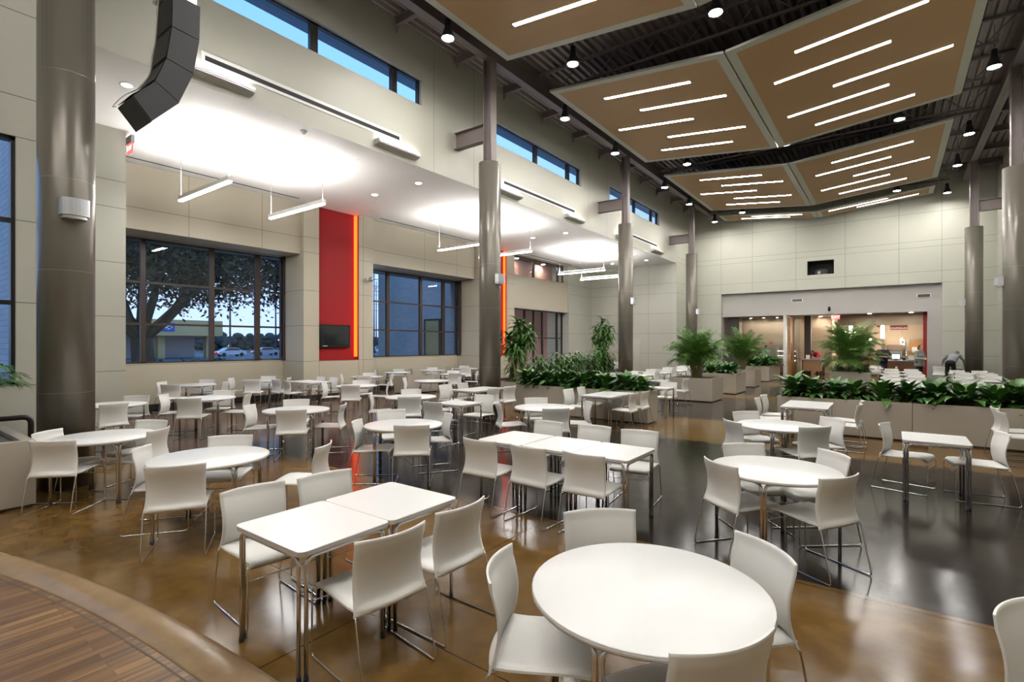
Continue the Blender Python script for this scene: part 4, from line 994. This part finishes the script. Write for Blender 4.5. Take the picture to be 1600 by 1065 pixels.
m.box(0,0,0,.1,L_,1.25); m.box(0,1.0,1.25,.1,L_,3.5); m.box(0,0,3.4,.1,1.0,3.5)
for i in range(nx+1): m.box(0,i*.25-.03 if i else 0,1.25,.1,min(1.0,i*.25+.03),3.4)
for k in range(nz+1): m.box(0.01,0,1.25+k*(2.15/nz)-.022,.09,1.0,1.25+k*(2.15/nz)+.022)
m.build('panel', M['wood'], t); MB().box(.0,.0,1.25,.008,1.0,3.4).build('added_dark_sheet', M['base'], t); MB().box(.1,1.35,.9,.13,1.45,1.9).build('pull', M['woodd'], t)  # black sheet added behind the cut-outs so they read as dark
struct('column_dark', MB().box(-4.35,36.6,0,-4.0,36.95,ZC2), M['darkcol'], 'dark square post behind the oak lattice', cat='column')
struct('column_red', MB().box(1.32,33.5,0,1.62,33.9,3.6), M['redwall'], 'red painted post beside the grey header return', cat='column')
struct('column_dark_nook', MB().box(-8.1,33.4,0,-7.55,33.9,ZC2), M['darkcol'], 'dark square post at the corner of the coffee nook', cat='column')
def counter(x0, y0, x1, y1, h, body, topm, lab, name='serving_counter'):
    t = thing(name, lab, 'counter', (x0,y0,0)); X, Y = x1-x0, y1-y0
    MB().box(0,0,.1,X,Y,h-.05).build('body', M[body], t); MB().box(-.04,-.04,h-.05,X+.04,Y+.04,h).build('worktop', M[topm], t); MB().box(.05,.05,0,X-.05,Y-.05,.1).build('plinth', M['base'], t)
    return t
counter(-.25, 34.6, 1.35, 35.5, .98, 'woodd', 'stainless', 'walnut cashier counter carrying the glowing monitor')
counter(1.45, 35.2, 2.6, 36.0, 1.0, 'woodl', 'paper', 'lighter wood counter behind the person in grey-green')
counter(-2.3, 37.4, -.6, 38.2, .95, 'woodl', 'stainless', 'serving counter hidden behind the biggest palm')
counter(-8.0, 35.4, -5.4, 36.1, 1.0, 'woodl', 'stainless', 'coffee-nook counter in front of the person in blue')
t = thing('serving_cart', 'grey-topped serving cart on casters with tan front panel', 'cart', (-4.35,35.4,0))
MB().box(0,0,.9,1.15,.75,.95).build('top', M['stainless'], t); MB().box(.08,.05,.22,1.07,.7,.9).build('body', M['woodl'], t)
for x in (.05,1.1):
    for y in (.05,.7):
        o = MB().box(x-.025,y-.025,.1,x+.025,y+.025,.9).build('leg', M['base'], t); MB().lathe([(.0001,.0),(.045,.0),(.045,.1),(.0001,.1)],(x,y,0),10).build('caster', M['tyre'], o)
t = thing('napkin_box', 'white box standing on the serving cart', 'box', (-4.15,35.6,.951)); MB().box(0,0,0,.2,.14,.24).build('carton', M['paper'], t)
t = thing('serving_tray', 'shallow glass tray of food on the serving cart', 'tray', (-3.85,35.55,.951)); MB().box(0,0,0,.5,.35,.02).box(0,0,.02,.5,.015,.1).box(0,.335,.02,.5,.35,.1).box(0,0,.02,.015,.35,.1).box(.485,0,.02,.5,.35,.1).build('pan', M['stainless'], t); MB().box(.03,.03,.02,.47,.32,.06).build('food', M['yellow'], t)
t = thing('stanchion', 'thin dark stanchion with blue tray beside the serving cart', 'stanchion', (-4.62,35.3,0)); MB().lathe([(.15,0),(.15,.02),(.02,.03),(.02,1.3),(.0001,1.31)], n=14).build('pole', M['base'], t); MB().box(-.02,.02,.95,.22,.3,.98).build('tray', M['bluesign'], t)
t = thing('cash_monitor', 'glowing blue-white monitor on the cashier counter', 'monitor', (.05,34.75,.981)); MB().box(-.03,.0,.05,.37,.03,.34).build('bezel', M['tv'], t); MB().box(0,-.004,.08,.34,0,.31).build('screen', M['monitor'], t); MB().box(.1,-.02,0,.24,.1,.06).build('stand', M['tv'], t)
t = thing('menu_card', 'white card with yellow header on the cashier counter', 'card', (.75,34.7,.981)); MB().box(0,0,0,.26,.02,.3).build('card', M['paper'], t); MB().box(0,-.004,.24,.26,-.001,.3).build('header', M['yellow'], t); MB().box(-.02,-.03,0,.28,.06,.015).build('base', M['tv'], t)
t = thing('card_reader', 'small dark payment terminal beside the monitor', 'terminal', (.5,34.8,.981)); MB().box(0,0,0,.14,.2,.08).box(.02,.05,.08,.12,.18,.12).build('housing', M['tv'], t)
for i, (x, y, mm, lb) in enumerate(((1.6,35.4,'paper','white paper stack'),(1.9,35.45,'yellow','yellow snack box'),(2.15,35.4,'stainless','steel canister'),(1.15,34.9,'redc','red snack box'))):
    t = thing('counter_goods', lb+' on the counter behind the person in grey-green' if x > 1.4 else lb+' on the cashier counter', 'goods', (x,y,1.001 if x > 1.4 else .981)); MB().prism(rrect(0,0,.2,.16,.02), 0, .14+.05*i).build('pack', M[mm], t); MB().prism(rrect(.01,.01,.19,.15,.02), .1405+.05*i, .155+.05*i).build('lid', M['paper'], t)
t = thing('sneeze_guard', 'glass sneeze guard with angled chrome posts on the servery counter', 'guard', (-.2,36.2,0)); m = MB()
for x in (0,.9,1.8): m.tube([(x,0,.0),(x,0,1.0),(x,.35,1.5)], .02, 8)
m.build('post', M['chrome'], t); g = MB(); g.sheet([[(0,0,1.02),(0,.33,1.48)],[(1.8,0,1.02),(1.8,.33,1.48)]], .01); g.build('glass', M['cglass'], t)
t = thing('drinks_fridge', 'glass-door drinks fridge with glowing blue header', 'fridge', (1.85,39.2,0)); MB().box(0,0,0,.8,.7,1.95).build('body', M['tv'], t); MB().box(.02,-.02,1.7,.78,0,1.93).build('header', M['bluebar'], t); MB().box(.05,-.012,.2,.75,0,1.66).build('lit_door', M['fridgein'], t)
MB().prism([(.25,-.0),(.55,0),(.6,.09),(.3,.11)], -.028, -.021, 'y').build('header_mark', M['signw'], t).location.z = 1.77
m = MB()
for z in (.55,.9,1.25): m.box(.05,-.02,z,.75,-.012,z+.03)
for k in range(9):
    for z in (.58,.93,1.28): m.box(.08+k*.075,-.024,z,.12+k*.075,-.014,z+.2)
m.build('shelf', M['car3'], t)
t = thing('soup_salad_sign', 'dark red SOUP/SALAD sign on the servery wall', 'sign', (.42,42.38,2.98)); MB().box(-.46,-.05,-.19,.46,0,.2).build('board', M['signr'], t); text_mesh('SOUP/SALAD', .155, .004, M['signw'], t, (0,-.056,-.09), (R(90),0,0))
t = thing('wall_picture', 'small square reddish picture high on the servery wall', 'picture', (-.55,42.38,3.16)); MB().box(-.2,-.03,-.18,.2,0,.18).build('frame', M['warmd'], t); MB().box(-.17,-.034,-.15,.17,-.03,.15).build('print', M['signr'], t)
t = thing('door_2', 'brown door with metal frame and white notice in the servery wall', 'door', (.95,42.38,0), kind='structure'); MB().box(0,-.05,0,.95,0,2.15).build('door_leaf', M['wood'], t); MB().box(-.06,-.07,0,0,.0,2.22).box(.95,-.07,0,1.01,0,2.22).box(-.06,-.07,2.15,1.01,0,2.22).build('door_frame', M['plate'], t); MB().box(.15,-.06,1.3,.5,-.05,1.65).build('notice', M['paper'], t)
t = thing('oven_unit', 'brownish oven and shelf unit against the servery wall', 'oven', (-.2,41.6,0)); MB().box(0,0,0,.85,.7,1.8).build('body', M['warmd'], t); MB().box(.06,-.02,1.0,.79,0,1.4).build('oven_door', M['stainless'], t); MB().box(.1,-.05,1.42,.75,-.02,1.45).build('handle', M['chrome'], t)
t = thing('soap_dispenser', 'white paper-towel dispenser on the servery wall', 'dispenser', (.62,42.3,1.75)); MB().prism(rrect(-.14,-.1,.14,.08,.05), 0, .38).build('cover', M['paper'], t); MB().box(-.05,-.105,.15,.05,-.1,.3).build('window', M['tv'], t)
for i, x in enumerate((-2.0,-.4)):
    t = thing('tube_lamp', 'bright vertical cylinder lamp over the counters, %s' % ('above the biggest palm, left' if i == 0 else 'above the biggest palm, right'), 'pendant light', (x,38.0,2.2)); MB().lathe([(.09,0),(.09,.75),(.02,.78)], n=14).build('shade', M['tubew'], t); MB().tube([(0,0,.78),(0,0,1.42)], .01, 6).build('stem', M['base'], t)
t = thing('curved_panel_lamp', 'bright curved steel hood beside the drinks fridge', 'hood', (1.95,39.6,2.05)); MB().lathe([(.34,0),(.36,.2),(.36,1.3),(.34,1.5)], n=20).build('hood', M['stainless'], t); MB().lathe([(.30,-.01),(.0001,-.012)], n=16).build('lamp', M['tubew'], t); MB().tube([(0,0,1.5),(0,0,1.57)], .03, 8).build('stem', M['base'], t)
for i, (x, y) in enumerate(((-1.05,39.9),(.55,40.9),(-2.35,38.9),(-2.1,39.1),(-1.85,39.3))):
    t = thing('globe_pendant', 'tiny glowing globe pendant in the servery, %s' % ('first near the navy person','second below the soup sign','first behind the palm','second behind the palm','third behind the palm')[i], 'pendant light', (x,y,2.15 if i < 2 else 2.6)); MB().ball((0,0,0),.05,n=10,m=7).build('globe', M['lampw'], t); MB().tube([(0,0,.05),(0,0,ZC2-2.15 if i < 2 else ZC2-2.6)], .006, 5).build('cord', M['base'], t)
t = thing('pastry_case', 'glowing tiered pastry case in the coffee nook', 'display case', (-5.9,36.6,0)); MB().box(0,0,0,1.1,.7,.75).build('base', M['woodl'], t)
for z in (.78,1.08,1.38): o = MB().box(.03,.05,z,1.07,.65,z+.03).build('shelf', M['case'], t)
MB().box(0,0,1.62,1.1,.7,1.68).box(0,0,.75,.03,.7,1.62).box(1.07,0,.75,1.1,.7,1.62).build('case_frame', M['stainless'], t); MB().box(.03,.0,.78,1.07,.01,1.62).build('glass', M['cglass'], t)
t = thing('menu_board', 'small black board standing on the pastry case', 'board', (-5.35,36.9,1.69)); MB().box(-.2,0,0,.2,.03,.42).build('board', M['tv'], t); MB().box(-.22,-.05,0,.22,.08,.02).build('foot', M['base'], t)
t = thing('fire_alarm', 'small red alarm on the coffee-nook wall', 'alarm', (-6.55,38.58,1.98)); MB().box(-.07,-.06,-.08,.07,0,.08).build('housing', M['redc'], t); MB().box(-.03,-.075,.0,.03,-.06,.05).build('strobe', M['paper'], t)
nk = None
for i, (x, y) in enumerate(((-7.7,37.9),(-6.9,37.9),(-6.1,37.9),(-5.3,37.9),(-3.6,37.9))):
    t = thing('ceiling_spotlight', 'recessed spotlight grazing the %s wall, %s' % ('coffee-nook' if x < -5 else 'tall beige', ORD[i]), 'ceiling light', (x,y,ZC2)); MB().lathe([(.07,-.02),(.09,0)], n=14, cap=False).build('ring', M['trimw'], t); MB().lathe([(.0001,-.012),(.07,-.012)], n=14).build('lens', M['lampw'], t)
for i, (x, y) in enumerate(((-1.0,35.9),(.9,36.0),(.6,39.2),(2.0,35.0),(-3.2,34.6))):
    t = thing('ceiling_spotlight', 'recessed round light in the servery ceiling, %s' % ORD[i], 'ceiling light', (x,y,ZC2)); MB().lathe([(.1,-.02),(.12,0)], n=14, cap=False).build('ring', M['trimw'], t); MB().lathe([(.0001,-.012),(.1,-.012)], n=14).build('lens', M['lampw'], t)

for i, (x, y, z) in enumerate(((-16.62,22.9,SOF-.02),(-16.62,25.6,SOF-.02),(-17.4,24.0,4.6),(-17.4,26.2,4.6))):
    t = thing('ceiling_spotlight', 'recessed corridor light behind the %s, %s' % ('orange-lit strip window' if i < 2 else 'storefront glazing', ('nearer','farther')[i % 2]), 'ceiling light', (x,y,z)); MB().lathe([(.1,-.02),(.12,0)], n=14, cap=False).build('ring', M['trimw'], t); MB().lathe([(.0001,-.012),(.1,-.012)], n=14).build('lens', M['lampw' if i < 2 else 'dl'], t)

# ------------------------------------------------------------------ EXTERIOR (dusk)
struct('ground_lawn', MB().box(-62,-60,-.5,-17.45,19.4,-.25), M['grass'], 'dusky lawn outside the oak-tree window', cat='ground')
struct('road', MB().box(-120,-80,-.6,-62,90,-.3), M['road'], 'grey road and parking lot in the distance', cat='road')
struct('ground_far', MB().box(-420,-260,-.9,-120,420,-.4), M['far'], 'dark distant ground beyond the road', cat='ground')
struct('wall_brick_entrance', MB().box(-24.2,19.5,-.3,-17.45,19.8,7.5), M['brick'], 'grey brick entrance wing seen through the second big window', cat='wall')
struct('wall_brick_near', MB().box(-17.5,1.9,-.3,-10.42,2.2,7.2).box(-17.5,1.9,-.3,-17.4,4.0,7.2), M['brick'], 'grey brick outer wall seen through the window beside the front column', cat='wall')
struct('wall_brick_return', MB().box(-17.65,18.7,-.3,-17.4,19.5,7.5), M['brick'], 'narrow brick return beside the second big window', cat='wall')
struct('ceiling_outer_soffit', MB().box(-10.86,-6,9.06,-10.4,33,9.3).box(-18.2,3.9,4.95,-17.3,21,5.15), M['soffit_out'], 'blue-grey outer soffit boards above the high windows', cat='soffit')
wn[0] += 1
o = MB().box(-20.3,19.42,-.2,-20.2,19.5,3.2).box(-19.2,19.42,-.2,-19.1,19.5,3.2).box(-20.3,19.42,3.1,-19.1,19.5,3.2).box(-20.2,19.43,1.0,-19.2,19.49,1.06).build('window_%d' % wn[0], M['frame']); tag(o, 'glazed entrance door in the brick wing outside', 'window', None, 'structure')
MB().box(-20.2,19.44,-.2,-19.2,19.46,3.1).build('glass', M['canopy'], o)
def oak(x, y, lab, seed, sp=1.0, nleaf=25000):
    rn = random.Random(seed); t = thing('oak_tree', lab, 'tree', (x,y,-.3)); tr = MB(); lf = MB(); lr = MB()
    tr.tube([(0,0,0),(.05,.0,1.2),(.05,-.1,2.4)], .52, 12, r2=.42)
    ends = []
    def branch(p, d, L, r, dep):
        pts = [Vector(p)]; d = Vector(d).normalized()
        for i in range(4):
            d = (d+Vector((rn.uniform(-.2,.2), rn.uniform(-.25,.25), rn.uniform(-.1,.12)))).normalized(); pts.append(pts[-1]+d*L/4)
        tr.tube(pts, r*.8, 7, r2=r*.38)
        if dep == 0: ends.append(pts[-1]); ends.append(pts[2]); return
        for k in range(3):
            a = rn.uniform(-.9,.9); b = rn.uniform(-.9,.9)
            branch(pts[-1] if k else pts[3], (d.x+a, d.y+b, d.z*.6+rn.uniform(.0,.35)), L*.62, r*.5, dep-1)
    for d, L, r in (((-.2,-.75,1.1),4.2,.36),((.0,.9,1.0),4.6,.30),((.5,.1,1.2),3.8,.28),((-.5,.7,.9),4.0,.26),((.2,-1.,.7),4.0,.26),((-.3,.2,1.3),4.2,.3),):
        branch((.05,-.1,2.3), d, L*sp, r, 2)
    for i in range(150):
        a_, b_ = rn.uniform(0,6.283), math.sqrt(rn.random()); ends.append(Vector((5*b_*math.cos(a_), 2.2+8*b_*math.sin(a_), 6.2+rn.uniform(-1.9,2.2)*(1-.55*b_))))
    for i in range(nleaf):
        e = ends[rn.randrange(len(ends))]
        p = e+Vector((rn.gauss(0,.9), rn.gauss(0,.95), rn.gauss(0,.7)))
        if p.z < (3.3 if p.y < 6 else 3.9): continue
        mm = lr if (p.y > 3.0 and p.z < 5.6 and rn.random() < .35) else lf
        a = Vector((rn.uniform(-1,1), rn.uniform(-1,1), rn.uniform(-1,1))).normalized(); b = a.orthogonal().normalized(); s_ = rn.uniform(.08,.17)
        k = len(mm.v); mm.v += [tuple(p-a*s_), tuple(p+b*s_*.45), tuple(p+a*s_), tuple(p-b*s_*.45)]; mm.face((k,k+1,k+2,k+3))
    tr.build('trunk', M['bark'], t); lf.build('foliage', M['oakleaf'], t); o = lr.build('russet_foliage', M['oakred'], t); o['label'] = 'russet leaves'
oak(-27.5, 8.8, 'big spreading oak tree outside the nearer wing window', 5, 1.1)
oak(-30.0, 5.2, 'darker oak trunk at the edge of the nearer wing window', 12, 1.15, 14000)
t = thing('drive_through_building', 'low building with deep tan canopy beyond the oak', 'building', (-92,27,-.3))
MB().box(0,-16,3.3,9,10,5.6).build('canopy', M['canopy'], t)
for i, y in enumerate((-14,-6,2,8.5)): MB().box(6,y,0,7,y+.9,3.3).build('pillar', M['canopy'], t)
MB().box(-4,-14,0,4,8,3.4).build('body', M['bldg'], t); sgn = MB().box(9,1.5,3.9,9.1,3.4,5.1).build('sign_panel', M['bluesign'], t)
m = MB(); m.box(9.1,1.8,4.35,9.13,2.9,4.6); m.prism([(2.5,4.1),(3.15,4.47),(2.5,4.85)], 9.1, 9.13, 'x'); m.build('arrow_mark', M['paper'], sgn)
def car(x, y, c, lab, tail=False, s=1.0):
    t = thing('car', lab, 'car', (x,y,-.28), R(90), 'cars in the lot')
    pr = [(-2.2,.3),(-2.25,.75),(-1.5,.95),(-.9,1.42),(.7,1.45),(1.45,1.0),(2.15,.88),(2.25,.35)]
    MB().prism(pr[::-1], -.85, .85, 'y').build('body', M[c], t)
    MB().prism([(-1.3,.98),(-.85,1.36),(.65,1.39),(1.25,1.0)][::-1], -.87, .87, 'y').build('windows', M['carglass'], t)
    for wx in (-1.4, 1.4):
        for wy in (-.86, .72):
            m = MB(); b = [(wx+.32*math.cos(R(20*i)), .32+.32*math.sin(R(20*i))) for i in range(18)]; m.prism(b, wy, wy+.16, 'y'); m.build('wheel', M['tyre'], t)
    MB().box(-2.27,-.8,.6,-2.2,-.45,.75).box(-2.27,.45,.6,-2.2,.8,.75).build('tail_light', M['taillight'], t); MB().box(2.2,-.75,.55,2.27,-.4,.72).box(2.2,.4,.55,2.27,.75,.72).build('head_light', M['headlight' if tail else 'paper'], t)
for x, y, c, lb in ((-76,16.0,'car2','red car passing behind the oak trunk'),(-88,40.5,'car1','white car beside the tan canopy'),(-90,47.5,'car3','silver car past the canopy, nearer the canopy'),(-92,56.5,'car3','silver car near the red pole sign'),(-94,75.5,'car1','white car at the right edge of the oak-tree window')): car(x, y, c, lb)
t = thing('pole_sign', 'slim glowing red pole sign far outside', 'sign', (-98,62,-.3)); MB().box(-.4,-.9,1,.4,.9,8).build('panel', M['redsign'], t); MB().box(-.1,-.1,0,.1,.1,1).build('post', M['pole'], t)
for i, (x, y, h) in enumerate(((-98,45,22),(-104,57,26),(-96,69,16),(-92,73,19),(-105,84,18),(-40,43.5,13.5),(-56,63,22))):
    t = thing('utility_pole', 'thin utility pole far outside, %s along the skyline' % ORD[i], 'pole', (x,y,-.4)); MB().tube([(0,0,0),(0,0,h)], .2 if i < 5 else .09, 6, r2=.1 if i < 5 else .05).build('mast', M['pole'], t); MB().box(-.1,-1.2,h-1.3,.1,1.2,h-1.15).box(-.1,-.9,h-2.6,.1,.9,h-2.45).build('crossarm', M['pole'], t)
for i, z in enumerate((9.5,11,13.2,15)):
    t = thing('power_line', 'thin power line crossing the sky outside, %s from the bottom' % ORD[i], 'wire', (-99,0,z)); MB().tube([(0,y,.5*math.sin(y*.11)**2) for y in range(10,130,6)], .05, 4).build('wire', M['pole'], t)
for i in range(16):
    rn = random.Random(i); y = -10+i*15; t = thing('distant_tree', 'dark distant tree on the skyline, number %d' % (i+1), 'tree', (-170-rn.uniform(0,30),y*1.35,-.5), 0, 'skyline trees')
    m = MB()
    for k in range(70): m.ball((rn.uniform(-3,3), rn.uniform(-12,12), 1+min(4.2,abs(rn.gauss(0,2.2)))), rn.uniform(.7,1.8), rn.uniform(.8,2.0), rn.uniform(.7,1.7), 7, 5)
    m.build('crown', M['far'], t); MB().tube([(0,0,0),(0,0,3)], .5, 6).build('trunk', M['bark'], t)
rn = random.Random(3)
for i in range(14):
    t = thing('low_bush', 'low dark bush along the road edge, number %d' % (i+1), 'bush', (-58+rn.uniform(-2,2),19+i*3.4,-.3), 0, 'road-edge bushes'); m = MB()
    for k in range(60): leaf(m, (rn.uniform(-.6,.6),rn.uniform(-1.2,1.2),.1), rn.uniform(0,6.28), rn.uniform(.3,1.3), rn.uniform(.5,1.1), .35, 1, 3)
    m.build('foliage', M['oakleaf'], t); MB().tube([(0,0,0),(0,0,.4)], .05, 5).build('stem', M['bark'], t)
struct('ground_hedge_strip', MB().box(-62,14,-.3,-57,75,-.2), M['far'], 'dark planted strip at the road edge', cat='ground')

# ------------------------------------------------------------------ LIGHT
W = bpy.data.worlds.new('dusk_sky'); sc.world = W; W.use_nodes = True; nt = W.node_tree; nt.nodes.clear()
tc = nt.nodes.new('ShaderNodeTexCoord'); sp = nt.nodes.new('ShaderNodeSeparateXYZ'); nt.links.new(tc.outputs['Generated'], sp.inputs[0])
rp = nt.nodes.new('ShaderNodeValToRGB'); e = rp.color_ramp.elements
e[0].position = 0; e[0].color = (.56,.66,.92,1); e[1].position = .75; e[1].color = (.13,.36,.80,1)
k = e.new(.12); k.color = (.50,.66,.98,1); k = e.new(.4); k.color = (.30,.58,.98,1)
nt.links.new(sp.outputs[2], rp.inputs[0]); bg = nt.nodes.new('ShaderNodeBackground'); bg.inputs[1].default_value = 1.5; nt.links.new(rp.outputs[0], bg.inputs[0])
wo = nt.nodes.new('ShaderNodeOutputWorld'); nt.links.new(bg.outputs[0], wo.inputs[0])

# ------------------------------------------------------------------ CAMERA
cd = bpy.data.cameras.new('camera'); cam = bpy.data.objects.new('camera', cd); COL.objects.link(cam); sc.camera = cam
cam.location = (0,0,1.9); cam.rotation_euler = (R(90),0,R(36.5)); cd.lens = 18; cd.sensor_width = 36; cd.shift_y = 3.5/1600; cd.clip_start = .05; cd.clip_end = 1000
sc.view_settings.view_transform = 'Standard'; sc.view_settings.look = 'None'; sc.view_settings.gamma = 1; sc.view_settings.use_curve_mapping = False; sc.view_settings.exposure = .33
c = sc.cycles; c.max_bounces = 7; c.diffuse_bounces = 3; c.glossy_bounces = 4; c.transmission_bounces = 6; c.transparent_max_bounces = 10
c.caustics_reflective = False; c.caustics_refractive = False; c.sample_clamp_indirect = 4; c.use_denoising = True; c.use_light_tree = True
c.use_adaptive_sampling = True; c.adaptive_threshold = .02
